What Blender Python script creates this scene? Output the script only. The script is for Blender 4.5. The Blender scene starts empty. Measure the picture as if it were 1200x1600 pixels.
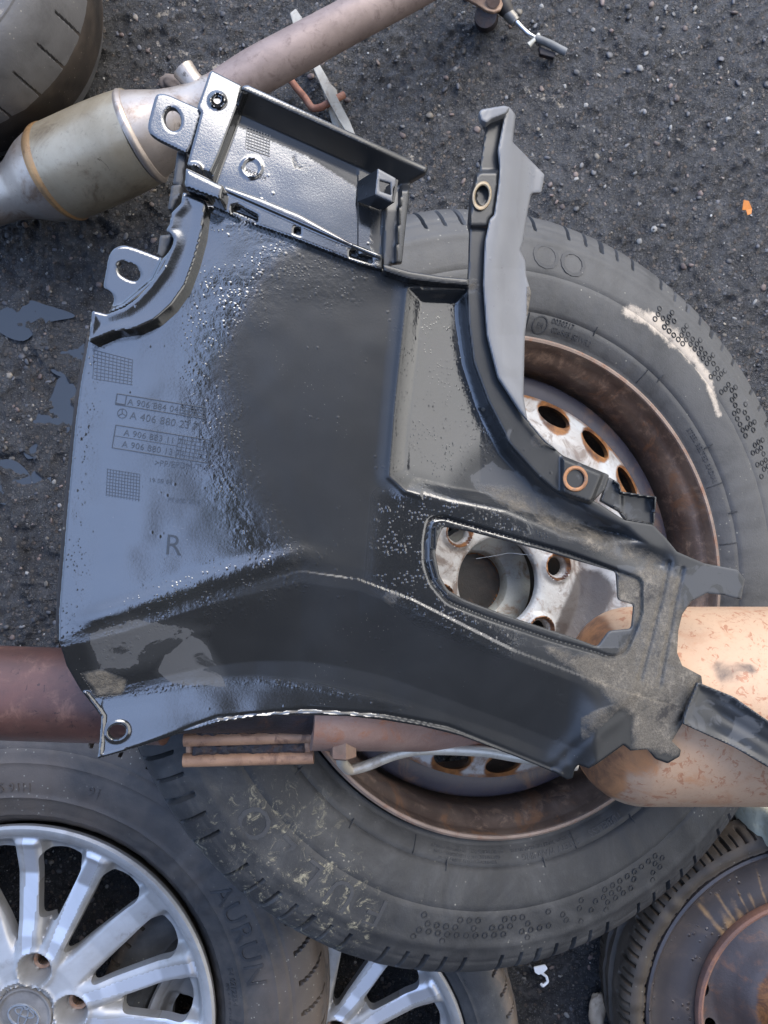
import bpy, math, random
import numpy as np
from mathutils import Vector, Matrix, Euler
random.seed(7); rng = np.random.default_rng(7)
S = bpy.context.scene
COL = S.collection
R = math.radians

# ------------------------------------------------------------------ camera
H, F = 1.02, 1250.0                      # lens height above the ground, focal length in photo pixels (1200 x 1600)
cd = bpy.data.cameras.new('camera'); cam = bpy.data.objects.new('camera', cd); COL.objects.link(cam)
cam.location = (0, 0, H); cam.rotation_euler = (0, 0, 0)
cd.sensor_fit = 'VERTICAL'; cd.sensor_height = 24; cd.lens = 24 * F / 1600
cd.clip_start = 0.02; cd.clip_end = 500
S.camera = cam

# ------------------------------------------------------------------ sky and sun
SUN_EL, SUN_AZ = R(40), R(28)            # azimuth clockwise from +Y
w = bpy.data.worlds.new('World'); S.world = w; w.use_nodes = True
nt = w.node_tree; nt.nodes.clear()
out = nt.nodes.new('ShaderNodeOutputWorld'); bg = nt.nodes.new('ShaderNodeBackground')
sky = nt.nodes.new('ShaderNodeTexSky'); sky.sky_type = 'NISHITA'; sky.sun_disc = False
sky.sun_elevation = SUN_EL; sky.sun_rotation = SUN_AZ; sky.air_density = 1.0; sky.dust_density = 1.5; sky.ozone_density = 1.5
# broken cloud: pale cloud over the blue, thick towards one side
tc = nt.nodes.new('ShaderNodeTexCoord'); mp = nt.nodes.new('ShaderNodeMapping'); mp.inputs['Scale'].default_value = (1, 1, 1.6)
nz = nt.nodes.new('ShaderNodeTexNoise'); nz.inputs['Scale'].default_value = 1.7; nz.inputs['Detail'].default_value = 5
sx = nt.nodes.new('ShaderNodeSeparateXYZ')
m1 = nt.nodes.new('ShaderNodeMath'); m1.operation = 'MULTIPLY_ADD'; m1.inputs[1].default_value = 0.30; m1.inputs[2].default_value = 0.0
m2 = nt.nodes.new('ShaderNodeMath'); m2.operation = 'ADD'
rp = nt.nodes.new('ShaderNodeValToRGB'); rp.color_ramp.elements[0].position = 0.30; rp.color_ramp.elements[1].position = 0.80; rp.color_ramp.elements[0].color = (.45, .45, .45, 1)
mx = nt.nodes.new('ShaderNodeMix'); mx.data_type = 'RGBA'; mx.inputs[7].default_value = (5.6, 7.2, 11.2, 1)
nt.links.new(tc.outputs['Generated'], mp.inputs['Vector']); nt.links.new(mp.outputs[0], nz.inputs['Vector'])
nt.links.new(tc.outputs['Generated'], sx.inputs[0]); nt.links.new(sx.outputs['X'], m1.inputs[0])
nt.links.new(m1.outputs[0], m2.inputs[0]); nt.links.new(nz.outputs['Fac'], m2.inputs[1])
nt.links.new(m2.outputs[0], rp.inputs[0]); nt.links.new(rp.outputs['Color'], mx.inputs[0])
vc = nt.nodes.new('ShaderNodeMix'); vc.data_type = 'RGBA'; vc.inputs[6].default_value = (4.6, 6.4, 10.8, 1); vc.inputs[7].default_value = (8.2, 8.0, 7.7, 1)
vr = nt.nodes.new('ShaderNodeMapRange'); vr.inputs['From Min'].default_value = .22; vr.inputs['From Max'].default_value = .62
nt.links.new(sx.outputs['X'], vr.inputs['Value']); nt.links.new(vr.outputs[0], vc.inputs[0]); nt.links.new(vc.outputs[2], mx.inputs[7])
nt.links.new(sky.outputs[0], mx.inputs[6])
def W(op, a, b=None, c=None):
    o = nt.nodes.new('ShaderNodeMath'); o.operation = op
    for i, v in enumerate((a, b, c)):
        if v is None: continue
        if isinstance(v, bpy.types.NodeSocket): nt.links.new(v, o.inputs[i])
        else: o.inputs[i].default_value = v
    return o.outputs[0]
def WR(v, a, b):
    o = nt.nodes.new('ShaderNodeMapRange'); o.interpolation_type = 'SMOOTHSTEP'; nt.links.new(v, o.inputs['Value'])
    o.inputs['From Min'].default_value = a; o.inputs['From Max'].default_value = b; return o.outputs[0]
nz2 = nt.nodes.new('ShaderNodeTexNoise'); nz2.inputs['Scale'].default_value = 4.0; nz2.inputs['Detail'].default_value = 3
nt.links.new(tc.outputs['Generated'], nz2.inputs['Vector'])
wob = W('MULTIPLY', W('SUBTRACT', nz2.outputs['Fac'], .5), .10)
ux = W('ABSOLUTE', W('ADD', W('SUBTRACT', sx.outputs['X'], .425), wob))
blocker_patch = W('MULTIPLY', WR(ux, .190, .115), WR(W('ADD', sx.outputs['Y'], wob), .34, .22))  # dark area added overhead, an unseen person for the trim to mirror
blocker_side = WR(W('ADD', sx.outputs['Y'], wob), -.34, -.50)  # dark side added low in the sky for the unseen yard
dk = W('MAXIMUM', blocker_patch, blocker_side)
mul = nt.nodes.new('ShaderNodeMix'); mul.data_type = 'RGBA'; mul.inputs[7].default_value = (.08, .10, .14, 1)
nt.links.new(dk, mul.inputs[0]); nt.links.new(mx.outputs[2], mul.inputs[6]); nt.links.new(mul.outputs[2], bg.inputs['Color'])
bg.inputs['Strength'].default_value = 0.15
nt.links.new(bg.outputs[0], out.inputs['Surface'])
sd_ = bpy.data.lights.new('sun', 'SUN'); sd_.energy = 1.6; sd_.angle = R(40); sd_.color = (1.0, 0.92, 0.80)
sun = bpy.data.objects.new('sun', sd_); COL.objects.link(sun)
sdir = Vector((math.sin(SUN_AZ) * math.cos(SUN_EL), math.cos(SUN_AZ) * math.cos(SUN_EL), math.sin(SUN_EL)))
sun.rotation_euler = sdir.to_track_quat('Z', 'Y').to_euler()
S.view_settings.view_transform = 'Standard'; S.view_settings.look = 'None'
S.view_settings.exposure = 1.27; S.view_settings.gamma = 1.0

# ------------------------------------------------------------------ helpers
def P(px, py, z):
    return ((px - 600) * (H - z) / F, (800 - py) * (H - z) / F, z)
def link(o, parent=None):
    COL.objects.link(o)
    if parent is not None: o.parent = parent
    return o
def thing(name, label, cat, loc=(0, 0, 0), rot=(0, 0, 0), group=None):
    o = bpy.data.objects.new(name, None); COL.objects.link(o); o.location = loc; o.rotation_euler = rot
    o.empty_display_size = 0.05
    o['label'] = label; o['category'] = cat
    if group: o['group'] = group
    return o
def tag(o, label, cat, group=None):
    o['label'] = label; o['category'] = cat
    if group: o['group'] = group
    return o
def mesh(name, V, Fc, mat, parent=None, smooth=30, attrs=None, local=True):
    V = np.asarray(V, float)
    if parent is not None and local == 'world':      # vertices given in world space, parent has a plain location
        V = V - np.array(parent.location)
    me = bpy.data.meshes.new(name); me.from_pydata(V.tolist(), [], Fc); me.update()
    if mat: me.materials.append(mat)
    if attrs:
        for k, a in attrs.items():
            at = me.attributes.new(k, 'FLOAT', 'POINT'); at.data.foreach_set('value', np.asarray(a, np.float32))
    if smooth is not None:
        me.shade_smooth()
        if smooth < 180: me.set_sharp_from_angle(angle=R(smooth))
    o = bpy.data.objects.new(name, me); link(o, parent); return o

def merge(o, V, Fc):                      # add surface relief to the mesh of its part
    import bmesh as bm_; b = bm_.new(); b.from_mesh(o.data); vs = [b.verts.new(tuple(map(float, v))) for v in V]
    for f in Fc:
        q = b.faces.new([vs[i] for i in f]); q.smooth = False
    b.to_mesh(o.data); b.free()
def seg_dist(X, Y, a, b):
    ax, ay = a; bx, by = b; dx, dy = bx - ax, by - ay
    L = dx * dx + dy * dy + 1e-12
    t = np.clip(((X - ax) * dx + (Y - ay) * dy) / L, 0, 1)
    return np.hypot(X - ax - t * dx, Y - ay - t * dy)
def line_dist(X, Y, pts):
    d = np.full(np.shape(X), 1e9)
    for a, b in zip(pts[:-1], pts[1:]): d = np.minimum(d, seg_dist(X, Y, a, b))
    return d
def sdf(X, Y, poly):                     # + inside
    d = line_dist(X, Y, list(poly) + [poly[0]])
    ins = np.zeros(np.shape(X), bool); n = len(poly)
    for i in range(n):
        x1, y1 = poly[i]; x2, y2 = poly[(i + 1) % n]
        if y1 == y2: continue
        c = ((y1 > Y) != (y2 > Y)) & (X < (x2 - x1) * (Y - y1) / (y2 - y1) + x1)
        ins ^= c
    return np.where(ins, d, -d)
def rnd(poly, r=8, n=4):                 # round the corners of a polygon
    out = []; N = len(poly)
    for i in range(N):
        p0, p1, p2 = [np.array(poly[j % N], float) for j in (i - 1, i, i + 1)]
        d0 = p0 - p1; d2 = p2 - p1; l0 = np.hypot(*d0); l2 = np.hypot(*d2)
        rr = min(r, l0 * .45, l2 * .45); a = p1 + d0 / max(l0, 1e-9) * rr; b = p1 + d2 / max(l2, 1e-9) * rr
        for k in range(n + 1):
            t = k / n; out.append(tuple((1 - t) ** 2 * a + 2 * t * (1 - t) * p1 + t * t * b))
    return out
def spline(pts, n=8, closed=False):      # Catmull-Rom
    p = [np.array(q, float) for q in pts]; out = []; N = len(p)
    rngi = range(N) if closed else range(N - 1)
    for i in rngi:
        g = (lambda j: p[j % N]) if closed else (lambda j: p[min(max(j, 0), N - 1)])
        a, b, c, d = g(i - 1), g(i), g(i + 1), g(i + 2)
        for k in range(n):
            t = k / n
            out.append(tuple(.5 * ((2 * b) + (c - a) * t + (2 * a - 5 * b + 4 * c - d) * t * t + (3 * b - a - 3 * c + d) * t ** 3)))
    if not closed: out.append(tuple(p[-1]))
    return out
def circ(cx, cy, rx, ry=None, n=28, rot=0):
    ry = rx if ry is None else ry; c, s = math.cos(R(rot)), math.sin(R(rot)); o = []
    for k in range(n):
        a = 2 * math.pi * k / n; x, y = rx * math.cos(a), ry * math.sin(a); o.append((cx + c * x - s * y, cy + s * x + c * y))
    return o
def sst(x, a, b):
    t = np.clip((x - a) / (b - a), 0, 1); return t * t * (3 - 2 * t)

_perm = rng.random((64, 64))
def vnoise(X, Y, s):                     # smooth value noise 0..1
    x = np.asarray(X, float) / s; y = np.asarray(Y, float) / s
    xi = np.floor(x).astype(int); yi = np.floor(y).astype(int); fx = x - xi; fy = y - yi
    fx = fx * fx * (3 - 2 * fx); fy = fy * fy * (3 - 2 * fy)
    g = lambda i, j: _perm[(xi + i) % 64, (yi + j) % 64]
    return (g(0, 0) * (1 - fx) + g(1, 0) * fx) * (1 - fy) + (g(0, 1) * (1 - fx) + g(1, 1) * fx) * fy
def fbm(X, Y, s, o=4):
    r = 0; a = 1; t = 0
    for k in range(o): r = r + a * vnoise(X + 17.3 * k * s, Y + 5.1 * k * s, s / 2 ** k); t += a; a *= .5
    return r / t

def sheet(name, mapf, poly, mat, parent, hf=None, holes=(), step=3.0, thick=2.5, bev=0, bevh=0, attrs=None, smooth=40, bottom=True, u=1.0):
    """a moulded sheet: outline + holes cut out of a fine grid, height hf(X,Y,sd) on top, real thickness below"""
    pa = np.array(poly, float); x0, y0 = pa.min(0) - step; x1, y1 = pa.max(0) + step
    xs = np.arange(x0, x1 + step, step); ys = np.arange(y0, y1 + step, step)
    X, Y = np.meshgrid(xs, ys, indexing='ij')
    def SD(X, Y):
        s = sdf(X, Y, poly)
        for h in holes: s = np.minimum(s, -sdf(X, Y, h))
        return s
    s = SD(X, Y); s[np.abs(s) < 1e-6] = 1e-6
    ins = s > 0; nx, ny = X.shape
    idx = -np.ones(X.shape, int); vx = list(X[ins]); vy = list(Y[ins]); idx[ins] = np.arange(len(vx)); vs = list(s[ins])
    c = ins[:-1, :-1].astype(int) + ins[1:, :-1] + ins[1:, 1:] + ins[:-1, 1:]
    I, J = np.nonzero(c == 4)
    faces = np.stack([idx[I, J], idx[I + 1, J], idx[I + 1, J + 1], idx[I, J + 1]], 1).tolist()
    edge = {}; bnd = []
    def cross(i, j, k, l):
        key = (i, j, k, l) if (i, j) < (k, l) else (k, l, i, j)
        if key not in edge:
            a, b = s[key[0], key[1]], s[key[2], key[3]]; t = a / (a - b)
            edge[key] = len(vx); vx.append(X[key[0], key[1]] * (1 - t) + X[key[2], key[3]] * t)
            vy.append(Y[key[0], key[1]] * (1 - t) + Y[key[2], key[3]] * t); vs.append(0.0)
        return edge[key]
    for i, j in zip(*np.nonzero((c > 0) & (c < 4))):
        cn = [(i, j), (i + 1, j), (i + 1, j + 1), (i, j + 1)]; pl = []; kind = []
        for q in range(4):
            a, b = cn[q], cn[(q + 1) % 4]
            if ins[a]: pl.append(idx[a]); kind.append(0)
            if ins[a] != ins[b]: pl.append(cross(*a, *b)); kind.append(1)
        if len(pl) >= 3:
            faces.append([int(v) for v in pl])
            for q in range(len(pl)):
                r_ = (q + 1) % len(pl)
                if kind[q] and kind[r_] and len(pl) > 2: bnd.append((int(pl[q]), int(pl[r_])))
    vx = np.array(vx); vy = np.array(vy); vs = np.array(vs)
    h = np.zeros(len(vx)) if hf is None else np.asarray(hf(vx, vy, vs), float) + np.zeros(len(vx))
    if bev:
        t = np.clip(1 - vs / bev, 0, 1); h = h - bevh * (1 - np.sqrt(1 - t * t))
    top = np.stack(mapf(vx, vy, h), 1); bot = top - np.array([0, 0, thick * u])
    # which way is up: make top faces look along +h
    f0 = faces[0]; a, b, d = top[f0[0]], top[f0[1]], top[f0[2]]
    nrm = np.cross(b - a, d - a); up = top[f0[0]] - bot[f0[0]]
    if np.dot(nrm, up) < 0: faces = [f[::-1] for f in faces]; bnd = [(b, a) for a, b in bnd]
    n = len(vx); F2 = list(faces); V = np.concatenate([top, bot])
    if bottom: F2 += [[v + n for v in f[::-1]] for f in faces]
    F2 += [[b, a, a + n, b + n] for a, b in bnd]
    at = None
    if attrs:
        at = {}
        for k, fn in attrs.items():
            v = np.asarray(fn(vx, vy), float) + np.zeros(n); at[k] = np.concatenate([v, v])
    o = mesh(name, V, F2, mat, parent, smooth, at)
    if not bottom:
        pass
    return o

def lathe(name, prof, mat, parent=None, seg=128, M=None, smooth=35, a0=0, a1=2 * math.pi, disp=None, attrs=None):
    prof = np.array(prof, float); full = abs(a1 - a0 - 2 * math.pi) < 1e-6
    th = a0 + (a1 - a0) * np.arange(seg + (0 if full else 1)) / seg
    T, K = np.meshgrid(th, np.arange(len(prof)), indexing='ij')
    r = prof[K, 0].copy(); z = prof[K, 1].copy()
    if disp is not None:
        tg = np.gradient(prof, axis=0); tg /= np.linalg.norm(tg, axis=1)[:, None] + 1e-12
        nr, nz_ = -tg[:, 1], tg[:, 0]                # normal in (r,z)
        if np.mean(prof[:, 0] * 0 + nr * (prof[:, 0] - prof[:, 0].mean()) + nz_ * (prof[:, 1] - prof[:, 1].mean())) < 0: nr, nz_ = -nr, -nz_
        d = disp(T, r, z); r = r + nr[K] * d; z = z + nz_[K] * d
    V = np.stack([r * np.cos(T), r * np.sin(T), z], -1); nT, nK = T.shape
    V = V.reshape(-1, 3)
    i = np.arange(nT if full else nT - 1)[:, None]; j = np.arange(nK - 1)[None, :]
    i2 = (i + 1) % nT
    Fc = np.stack([i * nK + j, i2 * nK + j, i2 * nK + j + 1, i * nK + j + 1], -1).reshape(-1, 4)
    # orientation: normal away from profile centroid
    at = None
    if attrs: at = {k: fn(T, r, z).reshape(-1) for k, fn in attrs.items()}
    if M is not None: V = (np.array(M.to_3x3()) @ V.T).T + np.array(M.translation)
    return mesh(name, V, Fc.tolist(), mat, parent, smooth, at)

def tube(name, pts, rad, mat, parent=None, seg=24, smooth=60, caps=True, local='world', sub=8, disp=None):
    """round bar through 3D points (world), radius per point"""
    rad = [rad] * len(pts) if np.isscalar(rad) else rad
    q = np.array([tuple(p) + (r,) for p, r in zip(pts, rad)], float)
    al = np.r_[0, np.cumsum(np.linalg.norm(np.diff(q[:, :3], axis=0), axis=1))]
    N = 12 if len(pts) == 2 else max(16, len(pts) * sub); tt = np.linspace(0, al[-1], N)
    e = np.stack([np.interp(tt, al, q[:, c]) for c in range(4)], 1)
    if len(pts) > 2:
        for _ in range(sub // 2):
            e[1:-1] = .25 * e[:-2] + .5 * e[1:-1] + .25 * e[2:]
    q = e; C = q[:, :3]; r = q[:, 3]
    T = np.gradient(C, axis=0); T /= np.linalg.norm(T, axis=1)[:, None]
    up = np.array([0, 0, 1.0]) if abs(T[0][2]) < .9 else np.array([1.0, 0, 0])
    V = []; th = np.linspace(0, 2 * np.pi, seg, endpoint=False)
    for c, t, rr in zip(C, T, r):
        u = np.cross(up, t); u /= np.linalg.norm(u); v = np.cross(t, u); up = v
        V.append(c + rr * (np.cos(th)[:, None] * u + np.sin(th)[:, None] * v))
    V = np.concatenate(V); n = len(C); Fc = []
    for i in range(n - 1):
        for j in range(seg):
            k = (j + 1) % seg; Fc.append([i * seg + j, i * seg + k, (i + 1) * seg + k, (i + 1) * seg + j])
    if caps: Fc.append(list(range(seg))[::-1]); Fc.append([(n - 1) * seg + j for j in range(seg)])
    return mesh(name, V, Fc, mat, parent, smooth, local=local)

def prism(name, top, mat, parent=None, depth=.003, smooth=25, local='world', bevel=0.0006):
    """solid from a closed 3D outline on top, extruded straight down"""
    import bmesh
    bm = bmesh.new(); off = np.array(parent.location) if (parent is not None and local == 'world') else np.zeros(3)
    vs = [bm.verts.new(tuple(np.array(p) - off)) for p in top]; f = bm.faces.new(vs)
    if f.normal.z < 0: f.normal_flip()
    bm.normal_update()
    r = bmesh.ops.extrude_face_region(bm, geom=[f]); 
    for g in r['geom']:
        if isinstance(g, bmesh.types.BMVert): g.co.z -= 0
    lo = [g for g in r['geom'] if isinstance(g, bmesh.types.BMVert)]
    for v in lo: v.co.z -= depth
    bmesh.ops.recalc_face_normals(bm, faces=bm.faces)
    if bevel:
        bmesh.ops.bevel(bm, geom=list(bm.edges), offset=bevel, segments=2, affect='EDGES', clamp_overlap=True)
    bmesh.ops.triangulate(bm, faces=[f for f in bm.faces if len(f.verts) > 4])
    me = bpy.data.meshes.new(name); bm.to_mesh(me); bm.free(); me.materials.append(mat)
    me.shade_smooth(); me.set_sharp_from_angle(angle=R(smooth))
    o = bpy.data.objects.new(name, me); return link(o, parent)

_fontcache = {}
def text_mesh(s, size, extrude, bevel=0.0, spacing=1.0, bold=0.0):
    cu = bpy.data.curves.new('lettering', 'FONT'); cu.body = s; cu.size = size; cu.extrude = extrude
    cu.bevel_depth = bevel; cu.space_character = spacing; cu.resolution_u = 3; cu.offset = bold
    cu.align_x = 'LEFT'
    o = bpy.data.objects.new('lettering', cu); COL.objects.link(o)
    dg = bpy.context.evaluated_depsgraph_get(); dg.update()
    me = bpy.data.meshes.new_from_object(o.evaluated_get(dg))
    V = np.array([v.co[:] for v in me.vertices]).reshape(-1, 3); Fc = [list(p.vertices) for p in me.polygons]
    bpy.data.objects.remove(o); bpy.data.curves.remove(cu); bpy.data.meshes.remove(me)
    return V, Fc
def subdiv_long(V, Fc): return V, Fc

# ------------------------------------------------------------------ materials
class NT:
    def __init__(s, name):
        s.m = bpy.data.materials.new(name); s.m.use_nodes = True; s.t = s.m.node_tree
        s.b = s.t.nodes['Principled BSDF']; s.tc = s.t.nodes.new('ShaderNodeTexCoord')
    def n(s, typ, **k):
        o = s.t.nodes.new(typ)
        for a, v in k.items(): setattr(o, a, v)
        return o
    def set(s, sock, v):
        if isinstance(v, bpy.types.NodeSocket): s.t.links.new(v, sock)
        elif v is not None: sock.default_value = (tuple(v) + (1,))[:4] if (hasattr(v, '__len__') and sock.type == 'RGBA') else v
    def noise(s, scale, detail=6, rough=.6, dist=0.0, out='Fac', vec=None, stretch=None):
        o = s.n('ShaderNodeTexNoise'); o.inputs['Scale'].default_value = scale; o.inputs['Detail'].default_value = detail
        o.inputs['Roughness'].default_value = rough; o.inputs['Distortion'].default_value = dist
        v = vec or s.tc.outputs['Object']
        if stretch:
            mp = s.n('ShaderNodeMapping'); mp.inputs['Scale'].default_value = stretch; s.t.links.new(v, mp.inputs['Vector']); v = mp.outputs[0]
        s.t.links.new(v, o.inputs['Vector']); return o.outputs[out]
    def vor(s, scale, feature='F1', out='Distance', rnd=1.0, vec=None):
        o = s.n('ShaderNodeTexVoronoi', feature=feature); o.inputs['Scale'].default_value = scale; o.inputs['Randomness'].default_value = rnd
        s.t.links.new(vec or s.tc.outputs['Object'], o.inputs['Vector']); return o.outputs[out]
    def attr(s, name):
        o = s.n('ShaderNodeAttribute', attribute_name=name); return o.outputs['Fac']
    def ramp(s, v, a, b, ca=(0, 0, 0), cb=(1, 1, 1)):
        o = s.n('ShaderNodeMapRange', interpolation_type='SMOOTHSTEP')
        s.set(o.inputs['Value'], v); s.set(o.inputs['From Min'], a); s.set(o.inputs['From Max'], b)
        return o.outputs[0]
    def math(s, op, a, b=None, c=None):
        o = s.n('ShaderNodeMath', operation=op); s.set(o.inputs[0], a)
        if b is not None: s.set(o.inputs[1], b)
        if c is not None: s.set(o.inputs[2], c)
        return o.outputs[0]
    def mix(s, f, a, b):
        o = s.n('ShaderNodeMix', data_type='RGBA'); s.set(o.inputs[0], f); s.set(o.inputs[6], a); s.set(o.inputs[7], b); return o.outputs[2]
    def mixf(s, f, a, b):
        o = s.n('ShaderNodeMix', data_type='FLOAT'); s.set(o.inputs[0], f); s.set(o.inputs[2], a); s.set(o.inputs[3], b); return o.outputs[0]
    def bump(s, h, strength=.5, dist=.001, prev=None):
        o = s.n('ShaderNodeBump'); o.inputs['Strength'].default_value = strength; o.inputs['Distance'].default_value = dist
        s.t.links.new(h, o.inputs['Height'])
        if prev is not None: s.t.links.new(prev, o.inputs['Normal'])
        return o.outputs[0]
    def out(s, color=None, rough=None, metal=None, normal=None, spec=None, coat=None, coatr=None, coatn=None):
        for k, v in (('Base Color', color), ('Roughness', rough), ('Metallic', metal), ('Normal', normal), ('Specular IOR Level', spec), ('Coat Weight', coat), ('Coat Roughness', coatr), ('Coat Normal', coatn)):
            if v is not None: s.set(s.b.inputs[k], v)
        return s.m

def mat_plastic(name, base=(.013, .0135, .014)):
    m = NT(name); wet = m.attr('wet'); dirt = m.attr('dirt'); film = m.attr('film')
    n1 = m.noise(80, 5, .65, .6); n2 = m.noise(18, 4, .6, .4); fine = m.noise(700, 4, .7)
    # wet skin: thin even film, breaks into beads around its rim
    wv = m.math('ADD', wet, m.math('MULTIPLY', m.math('SUBTRACT', n1, .5), .8))
    wv = m.math('ADD', wv, m.math('MULTIPLY', m.math('SUBTRACT', n2, .5), .5))
    wm = m.ramp(wv, .44, .56)
    bead = m.attr('bead'); near = m.math('MULTIPLY', m.ramp(bead, .04, .40), m.ramp(bead, .98, .74))
    def beads(sc, r0, r1, ns, t):
        return m.math('MULTIPLY', m.ramp(m.vor(sc), r0, r1), m.ramp(m.noise(ns, 2, .5), t, t + .05))
    b_ = m.math('MAXIMUM', beads(210, .36, .06, 60, .50), beads(420, .38, .08, 90, .50))
    bd = m.math('MULTIPLY', b_, near)
    few = m.math('MULTIPLY', beads(170, .26, .04, 45, .60), .8)
    bd = m.math('MAXIMUM', bd, m.math('MULTIPLY', few, m.ramp(dirt, .4, .2)))
    dm = m.ramp(m.math('ADD', dirt, m.math('MULTIPLY', m.math('SUBTRACT', m.noise(48, 9, .78, .3), .5), 1.5)), .40, .86)
    fm = m.ramp(m.math('ADD', film, m.math('MULTIPLY', m.math('SUBTRACT', m.noise(45, 5, .6, .8), .5), 1.0)), .49, .54)
    speck = m.math('MULTIPLY', m.ramp(m.vor(330), .10, .05), m.ramp(m.noise(25, 2), .55, .7))
    base2 = m.mix(m.ramp(n2, .3, .8), base, tuple(c * 1.4 for c in base))
    base2 = m.mix(m.math('MULTIPLY', m.math('MINIMUM', film, 1.0), .75), base2, tuple(c * 2.2 + .018 for c in base))
    col = m.mix(m.math('MULTIPLY', fm, .75), base2, tuple(c * 1.1 + .055 for c in base))
    dcol = m.mix(m.ramp(fine, .3, .7), (.085, .074, .060), (.135, .118, .093))
    dcol = m.mix(m.ramp(m.noise(70, 7, .8), .50, .66), dcol, (.21, .18, .14)); dcol = m.mix(m.ramp(m.noise(30, 7, .75), .55, .66), dcol, (.05, .045, .04))
    col = m.mix(m.math('MULTIPLY', dm, .92), col, dcol)
    col = m.mix(m.math('MULTIPLY', speck, .6), col, (.26, .24, .21))
    dry = m.math('SUBTRACT', 1.0, wm)
    sat = m.attr('satin'); rough = m.mixf(m.math('MAXIMUM', wm, bd), m.mixf(n1, .24, .36), m.mixf(sat, .06, .30))
    rough = m.mixf(fm, rough, .48); rough = m.mixf(dm, rough, .9)
    spec = m.mixf(wm, .42, m.mixf(sat, .95, .30)); spec = m.mixf(dm, spec, .1); spec = m.mixf(fm, spec, .3)
    b1 = m.bump(m.math('MULTIPLY', m.noise(210, 3, .55), m.math('MULTIPLY', near, wm)), .35, .0006)
    b1 = m.bump(bd, .26, .0005, b1)
    b1 = m.bump(m.math('MULTIPLY', wm, .5), .35, .0004, b1)
    b1 = m.bump(m.math('MULTIPLY', fine, m.math('ADD', m.math('MULTIPLY', dm, .9), .05)), .6, .0012, b1)
    b1 = m.bump(m.noise(7, 3), .35, .004, b1)
    return m.out(col, rough, 0.0, b1, spec, m.math('MULTIPLY', m.math('MULTIPLY', wm, m.mixf(dm, .85, 0)), m.mixf(sat, 1.0, .22)), m.mixf(sat, .05, .24), b1)
def mat_rubber(name, base=(.035, .036, .04), dust=(.16, .15, .135), amt=.5, brown=0.0, streak=0):
    m = NT(name); d = m.attr('dust')
    n1 = m.noise(14, 8, .68, .7); n2 = m.noise(70, 6, .7); n3 = m.noise(500, 4, .7)
    f = m.ramp(m.math('ADD', m.math('ADD', n1, m.math('MULTIPLY', n2, .35)), m.math('MULTIPLY', d, .5)), .62, 1.15)
    col = m.mix(m.math('MULTIPLY', f, amt), base, dust)
    col = m.mix(m.math('MULTIPLY', m.ramp(m.noise(6, 4), .45, .7), brown), col, (.11, .085, .065))
    col = m.mix(m.math('MULTIPLY', m.attr('tread'), m.ramp(n2, .3, .6)), col, (.105, .080, .062))
    sp = m.math('MULTIPLY', m.ramp(m.vor(160), .16, .08), m.ramp(n1, .5, .62))
    col = m.mix(m.math('MULTIPLY', sp, .6), col, (.33, .31, .25))
    clod = m.math('MULTIPLY', m.ramp(m.attr('clod'), .3, .9), m.ramp(m.noise(95, 8, .8, .8), .53, .66))
    col = m.mix(clod, col, m.mix(n3, (.15, .135, .09), (.34, .31, .22)))
    pale = m.ramp(m.math('ADD', m.attr('pale'), m.math('MULTIPLY', m.math('SUBTRACT', m.noise(60, 8, .8), .5), 2.2)), .45, 1.0)
    col = m.mix(m.math('MULTIPLY', pale, .95), col, (.40, .34, .27))
    b = m.bump(m.math('ADD', n2, m.math('MULTIPLY', n3, .6)), .45, .0009)
    b = m.bump(clod, .4, .001, b)
    return m.out(col, m.mixf(n2, .42, .7), 0, b, .35)
def mat_rust(name, c1, c2, c3, rough=(.45, .8), metal=.0, s=40, spots=None, bumpd=.001, spotc=(.2, .08, .04), thr=(.56, .64), spec=.4, rc=((.05, .022, .014), (.24, .105, .035))):
    m = NT(name); n1 = m.noise(s * .35, 7, .65, .4); n2 = m.noise(s, 8, .7, .5); n3 = m.noise(s * 9, 5, .7)
    col = m.mix(m.ramp(n1, .35, .65), c1, c2); col = m.mix(m.ramp(n2, .5, .72), col, c3)
    col = m.mix(m.math('MULTIPLY', m.ramp(n3, .55, .75), .35), col, tuple(x * .45 for x in c3))
    if spots:
        sp = m.ramp(m.noise(spots, 5, .7, .9), thr[0], thr[1]); col = m.mix(m.math('MULTIPLY', sp, .8), col, spotc)
    at = m.ramp(m.math('ADD', m.attr('rust'), m.math('MULTIPLY', m.math('SUBTRACT', n2, .5), .7)), .4, .7)
    col = m.mix(at, col, m.mix(m.ramp(n2, .35, .65), rc[0], rc[1]))
    ad = m.ramp(m.math('ADD', m.attr('dark'), m.math('MULTIPLY', m.math('SUBTRACT', n2, .5), .8)), .35, .75)
    col = m.mix(m.math('MULTIPLY', ad, .9), col, (.05, .042, .04))
    b = m.bump(m.math('ADD', n2, m.math('MULTIPLY', n3, .5)), .5, bumpd)
    return m.out(col, m.mixf(n2, rough[0], rough[1]), metal, b, spec)
def mat_simple(name, col, rough=.5, metal=0, s=200, bd=.0004, var=.3, spec=.5):
    m = NT(name); n = m.noise(s, 6, .7); n2 = m.noise(s * .1, 5, .7)
    c = m.mix(m.ramp(n2, .35, .65), tuple(x * (1 - var) for x in col), tuple(min(1, x * (1 + var)) for x in col))
    c = m.mix(m.math('MULTIPLY', m.ramp(n, .55, .75), var), c, tuple(x * .4 for x in col))
    return m.out(c, m.mixf(n, rough * .85, min(1, rough * 1.2)), metal, m.bump(n, .4, bd), spec)

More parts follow.
